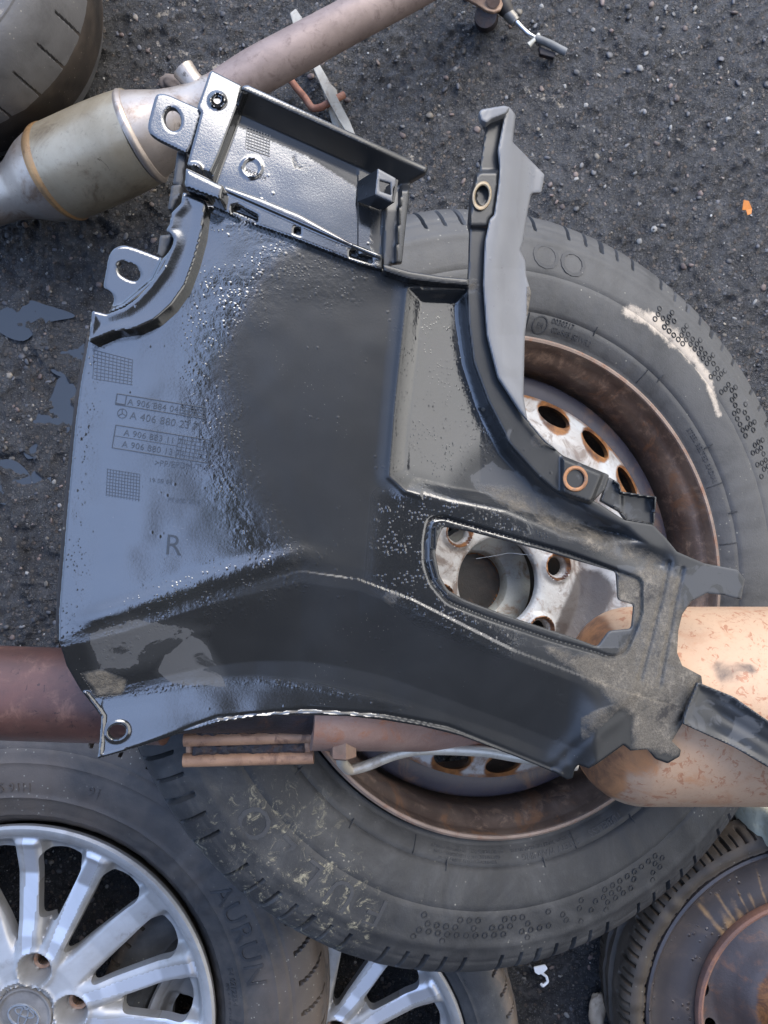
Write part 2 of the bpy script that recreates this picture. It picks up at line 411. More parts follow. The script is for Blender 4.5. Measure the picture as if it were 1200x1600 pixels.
M_PL = mat_plastic('black_moulded_plastic')
M_PLG = mat_plastic('weathered_grey_plastic', (.085, .086, .089))
M_TYRE = mat_rubber('dusty_rubber', (.021, .0215, .0225), (.100, .098, .094), .55)
M_TYRE2 = mat_rubber('wet_dark_rubber', (.018, .0185, .020), (.10, .085, .07), .7, .6)
M_TYRE3 = mat_rubber('tan_dusty_rubber', (.040, .040, .042), (.125, .122, .122), .85, .05)
M_TYRE4 = mat_rubber('muddy_rubber', (.018, .015, .013), (.060, .047, .034), .8, .7)
def mat_asphalt():
    m = NT('worn_asphalt'); wet = m.attr('wet')
    n1 = m.noise(7, 5, .6); n2 = m.noise(160, 6, .75); n3 = m.noise(600, 4, .7)
    v1 = m.n('ShaderNodeTexVoronoi'); v1.inputs['Scale'].default_value = 165; m.t.links.new(m.tc.outputs['Object'], v1.inputs['Vector'])
    v2 = m.n('ShaderNodeTexVoronoi'); v2.inputs['Scale'].default_value = 420; m.t.links.new(m.tc.outputs['Object'], v2.inputs['Vector'])
    sc = m.n('ShaderNodeSeparateColor'); m.t.links.new(v1.outputs['Color'], sc.inputs[0])
    sc2 = m.n('ShaderNodeSeparateColor'); m.t.links.new(v2.outputs['Color'], sc2.inputs[0])
    binder = m.mix(m.ramp(n1, .35, .65), (.022, .022, .023), (.045, .045, .047))
    binder = m.mix(m.ramp(n2, .45, .65), binder, (.060, .060, .062))
    mo = m.noise(38, 6, .7, .4); binder = m.mix(m.ramp(mo, .52, .66), binder, (.010, .010, .011)); binder = m.mix(m.ramp(mo, .46, .34), binder, (.078, .077, .078))
    st = m.mix(sc.outputs[1], m.mix(sc.outputs[2], (.05, .05, .054), (.15, .148, .15)), m.mix(sc.outputs[2], (.09, .065, .05), (.21, .165, .125)))
    wob = m.math('MULTIPLY', m.math('SUBTRACT', n3, .5), .25)
    f1 = m.math('MULTIPLY', m.ramp(m.math('ADD', v1.outputs['Distance'], wob), .42, .34), m.ramp(sc.outputs[0], .50, .56))
    f2 = m.math('MULTIPLY', m.ramp(m.math('ADD', v2.outputs['Distance'], wob), .40, .28), m.ramp(sc2.outputs[0], .48, .56))
    col = m.mix(m.math('MULTIPLY', f2, .85), binder, m.mix(sc2.outputs[1], m.mix(sc2.outputs[2], (.035, .035, .04), (.12, .12, .125)), (.23, .215, .19)))
    col = m.mix(m.math('MULTIPLY', f1, .85), col, st)
    dust = m.ramp(m.math('ADD', m.attr('pale'), m.math('MULTIPLY', m.math('SUBTRACT', m.noise(75, 5, .8), .5), 2.2)), .72, .95)
    col = m.mix(dust, col, m.mix(n3, (.30, .25, .19), (.50, .44, .36)))
    col = m.mix(m.math('MULTIPLY', wet, .55), col, (.012, .011, .011))
    h = m.math('ADD', m.math('ADD', m.math('MULTIPLY', f1, .5), m.math('MULTIPLY', f2, .3)), m.math('ADD', n2, m.math('MULTIPLY', n3, .4)))
    b = m.bump(h, 1.0, .0045)
    rr = m.mixf(wet, m.mixf(n2, .14, .48), m.mixf(n2, .05, .2))
    return m.out(col, rr, 0, b, .5)
M_ASPH = mat_asphalt()
M_WATER = NT('rain_water'); M_WATER = M_WATER.out((.02, .022, .024), .03, 0, M_WATER.bump(M_WATER.noise(60, 2), .05, .0006), .6)
M_STONE = NT('aggregate_stone'); _a = M_STONE.n('ShaderNodeAttribute', attribute_name='tint', attribute_type='GEOMETRY')
_n = M_STONE.noise(500, 5, .7)
M_STONE = M_STONE.out(M_STONE.mix(M_STONE.math('MULTIPLY', M_STONE.ramp(_n, .5, .7), .5), _a.outputs['Color'], (.05, .045, .04)), .5, 0, M_STONE.bump(_n, .5, .0006), .4)

# ------------------------------------------------------------------ ground
def gpx(px, py): return P(px, py, 0)[:2]
puddles = [[(82, 543), (100, 535), (128, 540), (132, 575), (108, 580), (86, 570)],
           [(62, 655), (82, 628), (92, 606), (108, 616), (112, 642), (106, 664), (84, 672)],
           [(-12, 738), (14, 730), (34, 748), (30, 770), (10, 778), (-14, 765)],
           [(8, 492), (40, 478), (60, 482), (92, 494), (60, 502), (38, 520), (12, 510)],
           [(52, 742), (68, 734), (72, 752), (56, 756)], [(40, 700), (56, 694), (60, 706), (44, 712)]]
pw = [[gpx(*q) for q in p] for p in puddles]
def axis(lo, hi, st, far):
    c = list(np.arange(lo, hi, st)); s_ = st; x = hi; up = []
    while x < far: s_ *= 1.35; x += s_; up.append(x)
    s_ = st; x = lo; dn = []
    while x > -far: s_ *= 1.35; x -= s_; dn.append(x)
    return np.array(dn[::-1] + c + up)
gx = axis(-.52, .52, .0023, 90); gy = axis(-.70, .70, .0023, 90)
X, Y = np.meshgrid(gx, gy, indexing='ij')
inner = (np.abs(X) < .6) & (np.abs(Y) < .78)
n_ = (fbm(X + 9, Y + 9, .035, 3) - .5) * .005 + (fbm(X + 3, Y + 7, .010, 3) - .5) * .0068
pk = np.clip(fbm(X + 31, Y + 12, .0075, 2) - .5, 0, 1) * .012
Z = np.where(inner, n_ + pk - .003, -.002)
left = 1 - sst(X, -.34, -.2)
for p in pw:
    d0 = sdf(X, Y, p); Z = np.where(d0 > -.045, np.maximum(Z, -.0029 + .0022 * (fbm(X + 5, Y + 8, .006, 3) - .42)), Z)
    d = d0 - .003 + (fbm(X + 1, Y + 2, .014, 4) - .5) * .030; Z = np.where(d > -.006, Z * (1 - sst(d, -.005, .002)) + sst(d, -.005, .002) * (-.0046 + .0016 * (fbm(X + 7, Y + 3, .009, 3) - .5) * 4 * (1 - sst(d, .001, .009))), Z)
pit = sst(fbm(X + 2, Y + 40, .05, 3), .58, .68) * left; Z = Z - pit * .006 * inner
wet = np.clip(left * (.45 + fbm(X, Y, .08, 3) * .7) + sst(.12 - np.abs(X + .38), 0, .12) * 0, 0, 1)
wet = np.maximum(wet, sst(-Y, .42, .5) * .7)
wet = np.maximum(wet, .22); wet = np.maximum(wet, .5 * sst(fbm(X + 5, Y + 1, .2, 2), .55, .7))
pale = np.zeros_like(X)
for (a, b, r_) in [((820, 140), (885, 165), 9), ((745, 120), (760, 130), 8), ((240, 25), (290, 0), 9), ((243, 60), (248, 70), 5), ((285, 80), (345, 105), 12), ((250, 120), (268, 130), 12),
                   ((1090, 480), (1100, 560), 4), ((925, 1560), (940, 1600), 14), ((640, 240), (655, 270), 9)]:
    pale = np.maximum(pale, sst(r_ * 2.4 / 1225 - seg_dist(X, Y, gpx(*a), gpx(*b)), 0, r_ * 3.4 / 1225))
nx, ny = X.shape; I, J = np.meshgrid(np.arange(nx - 1), np.arange(ny - 1), indexing='ij'); k = (I * ny + J).ravel()
o = mesh('ground', np.stack([X, Y, Z], -1).reshape(-1, 3), np.stack([k, k + ny, k + ny + 1, k + 1], 1).tolist(), M_ASPH, None, 180,
         {'wet': wet.ravel(), 'pale': pale.ravel()})
o['kind'] = 'structure'
for pi_, p in enumerate(pw):
    c = np.mean(p, 0); pts = spline([tuple(c + (np.array(q) - c) * 1.5) for q in p], 5, True)
    o = mesh('puddle', [(x, y, -.0034 - .0002 * pi_) for x, y in pts], [list(range(len(pts)))[::-1]], M_WATER, None, None)
    if o.data.polygons[0].normal.z < 0: o.data.flip_normals()
    o['kind'] = 'structure'
# loose and half sunk stones of the asphalt: nobody could count them
import bmesh
ico = bmesh.new(); bmesh.ops.create_icosphere(ico, subdivisions=2, radius=1); iv = np.array([v.co[:] for v in ico.verts]); ico.verts.ensure_lookup_table()
ifc = [[v.index for v in f.verts] for f in ico.faces]; ico.free()
def ground_z(x, y):
    i = np.clip(np.searchsorted(gx, x), 0, nx - 1); j = np.clip(np.searchsorted(gy, y), 0, ny - 1); return Z[i, j]
def pebbles(name, N, xr, yr, rr, tints, label, sink=-.12):
    V = []; Fc = []; C = []
    for k in range(N):
        x = rng.uniform(*xr); y = rng.uniform(*yr); r0 = rr[0] * (rr[1] / rr[0]) ** (rng.random() ** 2.2)
        if any(sdf(np.array([x]), np.array([y]), p)[0] > -.004 for p in pw): continue
        s = np.array([1, rng.uniform(.5, .95), rng.uniform(.22, .42)]) * r0
        v = np.sign(iv) * np.abs(iv) ** .8 * (1 + .34 * (rng.random((len(iv), 1)) - .5)) * s
        a = rng.uniform(0, 6.28); c_, s_ = math.cos(a), math.sin(a)
        t = rng.uniform(-.3, .3); v = v @ np.array([[1, 0, 0], [0, math.cos(t), math.sin(t)], [0, -math.sin(t), math.cos(t)]])
        v = v @ np.array([[c_, s_, 0], [-s_, c_, 0], [0, 0, 1]]) + np.array([x, y, ground_z(x, y) + s[2] * sink])
        b = len(V) * len(iv); V.append(v); Fc += [[i + b for i in f] for f in ifc]
        tn = np.array(tints[rng.integers(len(tints))]) * rng.uniform(.35, 1.0); C.append(np.repeat([list(tn) + [1]], len(iv), 0))
    o = mesh(name, np.concatenate(V), Fc, M_STONE, None, 180)
    at = o.data.color_attributes.new('tint', 'FLOAT_COLOR', 'POINT'); at.data.foreach_set('color', np.concatenate(C).ravel().astype(np.float32))
    o['kind'] = 'stuff'; o['label'] = label; return o
TN = [(.10, .10, .105), (.05, .05, .055), (.16, .155, .15), (.20, .17, .13), (.15, .11, .09), (.09, .09, .10), (.24, .23, .21), (.17, .12, .10)]
pebbles('grit', 7500, (-.52, .52), (-.70, .70), (.0010, .0048), TN, 'small rounded stones set in the dark asphalt')
pebbles('chippings', 420, (-.52, .52), (-.70, .70), (.0009, .0022), [(.42, .40, .36), (.36, .31, .25), (.5, .48, .45)], 'tiny pale chippings scattered over the asphalt', .5)

# ------------------------------------------------------------------ tyres
def tyre_profile(Ro, Rb, W, crown=.012, bulge=.0):
    """outer section from the top bead over the tread to the lower bead, (r,z)"""
    h = W / 2; s = Ro - Rb
    half = [(Rb - .004, h * .58), (Rb + .001, h * .70), (Rb + .006, h * .79), (Rb + s * .12, h * .88), (Rb + s * .25, h * .955), (Rb + s * .40, h * .995), (Rb + s * .55, h * 1.0),
            (Rb + s * .70, h * .975), (Rb + s * .82, h * .925), (Rb + s * .90, h * .865), (Rb + s * .955, h * .79), (Rb + s * .985, h * .69), (Ro, h * .5), (Ro + .002, h * .2)]
    pts = half + [(r, -z) for r, z in half[::-1]]
    q = spline(pts, 7)
    return q
def sidewall_z(prof, r):
    p = np.array([(a, b) for a, b in prof if b > 0]); k = np.argmax(p[:, 0]); p = p[:k]; return np.interp(r, p[:, 0], p[:, 1])
def tread_disp(Ro, W, nblk, depth=.006, groove=(.0,), rings=(), sipe0=.45, curved=0.0, alt=True, swid=.10, smax=.96, fine=0):
    h = W / 2
    def f(T, r, z):
        d = np.zeros_like(r)
        az = np.abs(z) / h
        zone = sst(az, .0, .02) * 0 + ((r > Ro - .03) & (az < smax)).astype(float)
        ph = (T * nblk / (2 * np.pi) + curved * (az - .6) ** 2 * np.sign(z + 1e-9) * 3) % 1.0
        g = 1 - sst(np.abs(ph - .5), swid * .35, swid * .65)
        d -= depth * g * sst(az, sipe0, sipe0 + .06) * zone
        if alt:
            ph2 = (ph + .5) % 1.0; g2 = 1 - sst(np.abs(ph2 - .5), swid * .18, swid * .34); d -= depth * .7 * g2 * sst(az, sipe0 + .1, sipe0 + .14) * zone
        for c, wd in groove: d -= depth * 1.1 * (1 - sst(np.abs(az - c), wd, wd + .025)) * (r > Ro - .012)
        for rr, hh, wd in rings: d += hh * np.exp(-((r - rr) / wd) ** 2) * (az > .5) * (r < Ro - .012)
        if fine: d += fine * (vnoise(T * Ro, z, .012) - .5)
        return d
    return f
def tyre_text(root, prof, s, r0, ang_deg, size, mat, extr=.0005, down=False, name='moulded_lettering', spacing=1.05, bold=0.0):
    """raised lettering bent round the upper sidewall; letter tops face outward"""
    V, Fc = text_mesh(s, size, extr, 0, spacing, bold)
    if len(V) == 0: return
    wd = V[:, 0].max(); rr = r0 + V[:, 1]
    a = R(ang_deg) - (V[:, 0] - wd / 2) / r0
    zz = sidewall_z(prof, rr) + V[:, 2]
    return mesh(name, np.stack([rr * np.cos(a), rr * np.sin(a), zz], 1), Fc, mat, root, 25)
def bake_rot(root): pass

# the big van wheel: pose solved from the photograph (leans on its neighbour, right side low)
W1 = thing('steel_wheel', 'largest wheel, grey dusty tyre on rusty white steel rim lying under the black plastic trim', 'wheel',
           (.0929, -.0686, .207))
n1 = Vector((math.sin(R(19.41)) * math.cos(R(5.98)), math.sin(R(19.41)) * math.sin(R(5.98)), math.cos(R(19.41))))
W1.rotation_mode = 'QUATERNION'; W1.rotation_quaternion = n1.to_track_quat('Z', 'Y')
W1M = Matrix.Translation(W1.location) @ W1.rotation_quaternion.to_matrix().to_4x4(); W1I = W1M.inverted()
def unproj(px, py, M=W1M, Mi=W1I, a=.09):     # where a photo pixel lies on the plane z=a of the wheel
    o = Mi @ Vector((0, 0, H)); d = (Mi.to_3x3() @ Vector(((px - 600) / F, (800 - py) / F, -1)))
    t = (a - o.z) / d.z; p = o + d * t; return p.x, p.y
def ang(px, py, a=.09): x, y = unproj(px, py, a=a); return math.degrees(math.atan2(y, x)), math.hypot(x, y)
T1 = tyre_profile(.353, .224, .196)
pale_pts = [unproj(*q) for q in [(975, 490), (1010, 505), (1045, 530), (1075, 560), (1095, 590), (1105, 620), (1115, 650)]]
clods = [unproj(*q) for q in [(420, 1180), (395, 1300), (430, 1330), (460, 1365), (520, 1420), (560, 1350), (350, 1340)]]
def dust1(T, r, z):
    x, y = r * np.cos(T), r * np.sin(T)
    return np.clip(.25 + .5 * (x > 0) * sst(x, 0, .3) + .5 * sst(-y - np.abs(x - .1) * .2, .15, .3), 0, 1)
def clod1(T, r, z):
    x, y = r * np.cos(T), r * np.sin(T); c = unproj(410, 1340); d = np.hypot((x - c[0]) * 1.0, (y - c[1]))
    c2 = unproj(500, 1440); d2 = np.hypot(x - c2[0], y - c2[1]); c3 = unproj(460, 1390); d3 = np.hypot(x - c3[0], y - c3[1])
    return np.clip(np.maximum(np.maximum((1 - sst(d, .03, .13)) * .75, 1 - sst(d2, .02, .085)), 1 - sst(d3, .03, .09)), 0, 1)
def pale1(T, r, z):
    x, y = r * np.cos(T), r * np.sin(T)
    pp = np.array(pale_pts); d = np.full(x.shape, 9.)
    for i in range(len(pp) - 1):
        wd = [.008, .010, .008, .006, .005, .004][i]; d = np.minimum(d, seg_dist(x, y, pp[i], pp[i + 1]) / wd)
    return .95 * (1 - sst(d, .2, 2.0))
R1a = ang(940, 493)[1]; R1b = ang(837, 460)[1]
RG1 = [(.2515, -.0016, .0010), (.286, -.0014, .0011), (.318, .0012, .004), (.2325, .0022, .0012), (.334, -.0009, .001)]
TY1 = lathe('tyre', T1, M_TYRE, W1, 1080, disp=tread_disp(.353, .196, 56, .007, swid=.06, groove=((.12, .04), (.42, .035)), rings=RG1, sipe0=.64, fine=.0006, smax=.93),
      attrs={'dust': dust1, 'clod': clod1, 'pale': pale1}, smooth=28)
M_RIM = mat_rust('rusted_brown_rim', (.075, .052, .041), (.14, .100, .076), (.27, .185, .13), (.22, .45), .35, 60, bumpd=.0008, spots=26, spotc=(.19, .10, .055), thr=(.52, .66))
M_LIP = mat_rust('rusty_lip', (.17, .125, .098), (.25, .185, .145), (.2, .1, .06), (.4, .7), .2, 70)
M_NAVY = mat_rust('dark_worn_rim', (.022, .022, .032), (.034, .032, .044), (.10, .06, .04), (.3, .5), .1, 30, bumpd=.0005)
M_DISC = mat_rust('chipped_white_steel', (.40, .41, .41), (.30, .28, .26), (.16, .11, .075), (.3, .55), .1, 38, spots=24, thr=(.52, .64), spotc=(.10, .07, .055))
lathe('rim', [(.2275, .078), (.2285, .084), (.2275, .0885), (.2245, .0895), (.2228, .0865), (.2218, .0815), (.2205, .0785), (.2180, .0765), (.2150, .0740), (.2120, .0695), (.2098, .0635), (.2085, .055), (.2080, .044), (.2078, .030), (.204, .012), (.200, -.02), (.198, -.06)],
      M_RIM, W1, 200)
lathe('rim_lip', [(.2290, .0850), (.2288, .0895), (.2268, .0910), (.2246, .0905), (.2240, .0885)], M_LIP, W1, 200)
lathe('well_ring', [(.2035, .020), (.2035, .0455), (.2022, .0478), (.2000, .0490), (.193, .0500), (.187, .0505), (.1838, .0500), (.1835, .042)], M_NAVY, W1, 200)
def disc_h(x, y, sd):
    r = np.hypot(x, y)
    h = np.interp(r, [0, .040, .0445, .050, .080, .088, .098, .112, .128, .140, .152, .165, .178, .184],
                  [.047, .047, .0525, .054, .054, .053, .058, .068, .076, .077, .0735, .0665, .057, .052])
    return h
LG = []
a_l = [ang(*q, a=.055) for q in [(713, 832), (876, 884), (849, 975), (697, 913)]]
base_a = a_l[1][0]
for k in range(6):
    a = R(base_a + 60 * k); LG.append((.064 * math.cos(a), .064 * math.sin(a)))
vents = []
va = ang(709, 1188, .066)[0]
for k in range(20):
    a = va + 18 * k; vents.append(circ(.1685 * math.cos(R(a)), .1685 * math.sin(R(a)), .0105, .0185, 24, a))
def disc_rust(x, y):
    v = np.zeros(len(x))
    for cx, cy in LG: v = np.maximum(v, 1 - sst(np.abs(np.hypot(x - cx, y - cy) - .0125), .0, .0035))
    r = np.hypot(x, y)
    for k in range(20):
        a = R(va + 18 * k); v = np.maximum(v, .75 * (1 - sst(np.hypot(x - .1685 * math.cos(a), y - .1685 * math.sin(a)), .016, .026)))
    v = np.maximum(v, .55 * (1 - sst(np.abs(r - .0445), 0, .004))); v = np.maximum(v, .6 * sst(r, .174, .182))
    return v
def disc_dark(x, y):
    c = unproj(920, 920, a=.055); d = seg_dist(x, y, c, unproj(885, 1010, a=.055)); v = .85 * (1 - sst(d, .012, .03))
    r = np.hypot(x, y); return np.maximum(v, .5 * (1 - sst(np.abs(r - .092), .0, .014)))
def disc_hh(x, y, sd):
    h = disc_h(x, y, sd)
    for cx, cy in LG:
        d = np.hypot(x - cx, y - cy); h = h + .0035 * (1 - sst(np.abs(d - .0135), 0, .004)) - .004 * (1 - sst(d, .009, .0125))
    return h
sheet('disc', lambda x, y, h: (x, y, h), circ(0, 0, .1836, n=160), M_DISC, W1, disc_hh, holes=[circ(0, 0, .0425, n=60)] + [circ(cx, cy, .0092, n=24) for cx, cy in LG] + vents,
      step=.0021, thick=.006, attrs={'rust': disc_rust, 'dark': disc_dark}, smooth=50)
# moulded lettering of the big tyre
M_LET = mat_rubber('lettering_rubber', (.040, .0405, .042), (.16, .15, .135), .5)
def t1(s, px, py, size, r=None, **k):
    a, rr = ang(px, py, .095); return tyre_text(TY1, T1, s, (r or rr) - size * .35, a, size, M_LET, **k)
for s, px, py, r_ in (('0030317', 884, 503, .2458), ('026585 S2WR2', 900, 522, .2385)):
    a_, _q = ang(px, py, .095); tyre_text(TY1, T1, s, r_, a_, .0066, M_LET, extr=.0005)
a_, r_ = ang(850, 505, .095); ring = []
for kk, rr in enumerate(((.0078, .0068),)):
    c = (r_ * math.cos(R(a_)), r_ * math.sin(R(a_))); V = []; n = 40
    for ra, dz in ((.0080, 0), (.0080, .0009), (.0068, .0009), (.0068, 0)):
        for q in range(n):
            x = c[0] + ra * math.cos(2 * math.pi * q / n); y = c[1] + ra * math.sin(2 * math.pi * q / n)
            V.append((x, y, sidewall_z(T1, math.hypot(x, y)) + dz))
    mesh('approval_mark', V, [[g * n + q, g * n + (q + 1) % n, (g + 1) * n + (q + 1) % n, (g + 1) * n + q] for g in range(3) for q in range(n)], M_LET, TY1, 30)
t1('E4', 850, 505, .0066, extr=.0007)
for s, px, py, sz, r_ in [('SAFETY WARNING', 868, 1345, .0068, .2435), ('SERIOUS INJURY MAY RESULT FROM', 735, 1350, .0034, .2462), ('TIRE FAILURE DUE TO UNDERINFLATION', 735, 1345, .0034, .2424),
                      ('OVERLOADING FOLLOW OWNERS MANUAL', 735, 1340, .0034, .2386), ('MAX LOAD SINGLE 1215 KG AT 475 KPA', 855, 1325, .0034, .2386)]:
    a_, _q = ang(px, py, .095); tyre_text(TY1, T1, s, r_, a_, sz, M_LET, extr=.0005)
for s, px, py, sz, r_ in [('TUBELESS', 945, 1272, .0085, .2415), ('STEEL BELTED RADIAL', 1120, 700, .006, .2425)]:
    a_, _q = ang(px, py, .095); tyre_text(TY1, T1, s, r_, a_, sz, M_LET, extr=.0005)
for s, px, py in [('O', 850, 402), ('O', 893, 408), ('F', 600, 1395), ('U', 545, 1375), ('L', 500, 1345), ('L', 455, 1312), ('O', 410, 1275)]:
    t1(s, px, py, .036, r=.3045, extr=.0007, bold=.0)
dots = []                               # rings of small raised circles on the shoulder
V = []; Fc = []
def sa(px, py, ref): 
    a = ang(px, py, .095)[0]
    return ref + ((a - ref + 180) % 360 - 180)
_r0 = ang(650, 1415, .095)[0]; _r1 = ang(1020, 500, .095)[0]
AB = [_r0, sa(1040, 1375, _r0), _r1, sa(1175, 760, _r1)]
for k in range(250):
    row = k % 4; q_ = k // 4
    if q_ < 30: lo, hi, t_ = AB[0], AB[1], q_ / 29
    else: lo, hi, t_ = AB[2], AB[3], (q_ - 30) / 32
    a = R(lo + (hi - lo) * t_ + (row % 2) * 1.1)
    if (row == 3 and k % 3) or rng.random() < .32: continue
    rc = .294 + row * .0065
    c = (rc * math.cos(a), rc * math.sin(a)); b = len(V); n = 12
    for ra, dz in ((.0030, -.0003), (.0027, .0008), (.0019, .0008), (.0017, -.0003)):
        for q in range(n):
            x = c[0] + ra * math.cos(2 * math.pi * q / n); y = c[1] + ra * math.sin(2 * math.pi * q / n)
            V.append((x, y, sidewall_z(T1, math.hypot(x, y)) + dz))
    Fc += [[b + g * n + q, b + g * n + (q + 1) % n, b + (g + 1) * n + (q + 1) % n, b + (g + 1) * n + q] for g in range(3) for q in range(n)]
merge(TY1, V, Fc)
V = []; Fc = []                          # short radial ticks and the panel borders
def rad_line(px, py, r0, r1, wd=.0006, hgt=.0008):
    a = R(ang(px, py, .095)[0]); b = len(V); rr = np.linspace(r0, r1, 8)
    for s_, dz in ((-1, -.0003), (-.5, hgt), (.5, hgt), (1, -.0003)):
        for q in rr: x = q * math.cos(a) - s_ * wd * math.sin(a); y = q * math.sin(a) + s_ * wd * math.cos(a); V.append((x, y, sidewall_z(T1, math.hypot(x, y)) + dz))
    Fc.extend([[b + g * 8 + q, b + g * 8 + q + 1, b + (g + 1) * 8 + q + 1, b + (g + 1) * 8 + q] for g in range(3) for q in range(7)])
for px, py in [(830, 500), (650, 1330), (905, 1330), (1170, 845), (990, 620), (1170, 735)]: rad_line(px, py, .236, .2505)
for px, py in [(940, 493), (1045, 575), (1120, 690), (1150, 800), (550, 1290), (463, 1210), (697, 1365), (855, 1370), (1000, 1300)]: rad_line(px, py, .248, .2565, .0008)
merge(TY1, V, Fc)

# what shows through the hub bore: the dark disc of a wheel below
M_DARKD = mat_rust('dark_steel', (.028, .026, .026), (.045, .042, .042), (.08, .05, .035), (.3, .55), .2, 40)
o = thing('lower_wheel_disc', 'dark steel disc with pale hub ring showing through the largest wheel centre bore', 'wheel disc', tuple(W1M @ Vector((-.004, 0, -.012))))
o.rotation_mode = 'QUATERNION'; o.rotation_quaternion = W1.rotation_quaternion
sheet('disc_face', lambda x, y, h: (x, y, h), circ(0, 0, .11, n=90), M_DARKD, o, lambda x, y, s: .006 * (1 - sst(np.hypot(x, y), .02, .06)), holes=[circ(-.030, .026, .0075, n=20), circ(-.036, -.020, .0075, n=20)], step=.003, thick=.008,
      attrs={'rust': lambda x, y: np.maximum(1 - sst(np.abs(np.hypot(x + .030, y - .026) - .0095), 0, .002), 1 - sst(np.abs(np.hypot(x - .0, y) - .031), 0, .0025))})
M_PALER = mat_rust('pale_worn_steel', (.42, .44, .42), (.34, .35, .33), (.2, .13, .08), (.3, .5), .1, 50)
lathe('hub_ring', [(.031, .004), (.0315, .012), (.034, .0155), (.044, .019), (.058, .020), (.060, .01)], M_PALER, o, 90)

# ------------------------------------------------------------------ alloy wheels
M_ALLOY = NT('grey_painted_alloy')
_mc = M_ALLOY.attr('mach'); _nn = M_ALLOY.noise(60, 6, .7); _n2 = M_ALLOY.noise(12, 5, .7, .6); _n3 = M_ALLOY.noise(500, 3)
_mk = M_ALLOY.ramp(_mc, .45, .55)
_c = M_ALLOY.mix(M_ALLOY.ramp(_n2, .35, .7), (.34, .335, .33), (.25, .24, .225))
_c = M_ALLOY.mix(M_ALLOY.math('MULTIPLY', M_ALLOY.ramp(_nn, .55, .75), .4), _c, (.12, .10, .085))
_c = M_ALLOY.mix(_mk, _c, M_ALLOY.mix(M_ALLOY.ramp(_n2, .4, .7), (.50, .50, .515), (.45, .45, .46)))
_du = M_ALLOY.ramp(M_ALLOY.math('ADD', M_ALLOY.attr('dark'), M_ALLOY.math('MULTIPLY', M_ALLOY.math('SUBTRACT', _nn, .5), .8)), .4, .8)
_c = M_ALLOY.mix(_du, _c, (.07, .055, .045))
M_ALLOY = M_ALLOY.out(_c, M_ALLOY.mixf(_mk, M_ALLOY.mixf(_nn, .40, .55), .36), M_ALLOY.mixf(_mk, .5, .7), M_ALLOY.bump(_n3, .15, .0003), .5)
M_BARREL = mat_rust('dirty_rim_barrel', (.05, .048, .045), (.09, .08, .07), (.12, .08, .05), (.4, .7), .3, 40)
M_CAP = mat_simple('worn_centre_cap', (.16, .15, .14), .5, .2, 150)
M_CHROME = mat_simple('dull_chrome', (.55, .55, .55), .28, .9, 150, .0002, .15)
M_NUTR = mat_rust('rusty_lug_seat', (.16, .10, .07), (.26, .17, .12), (.30, .13, .05), (.45, .7), .3, 120)

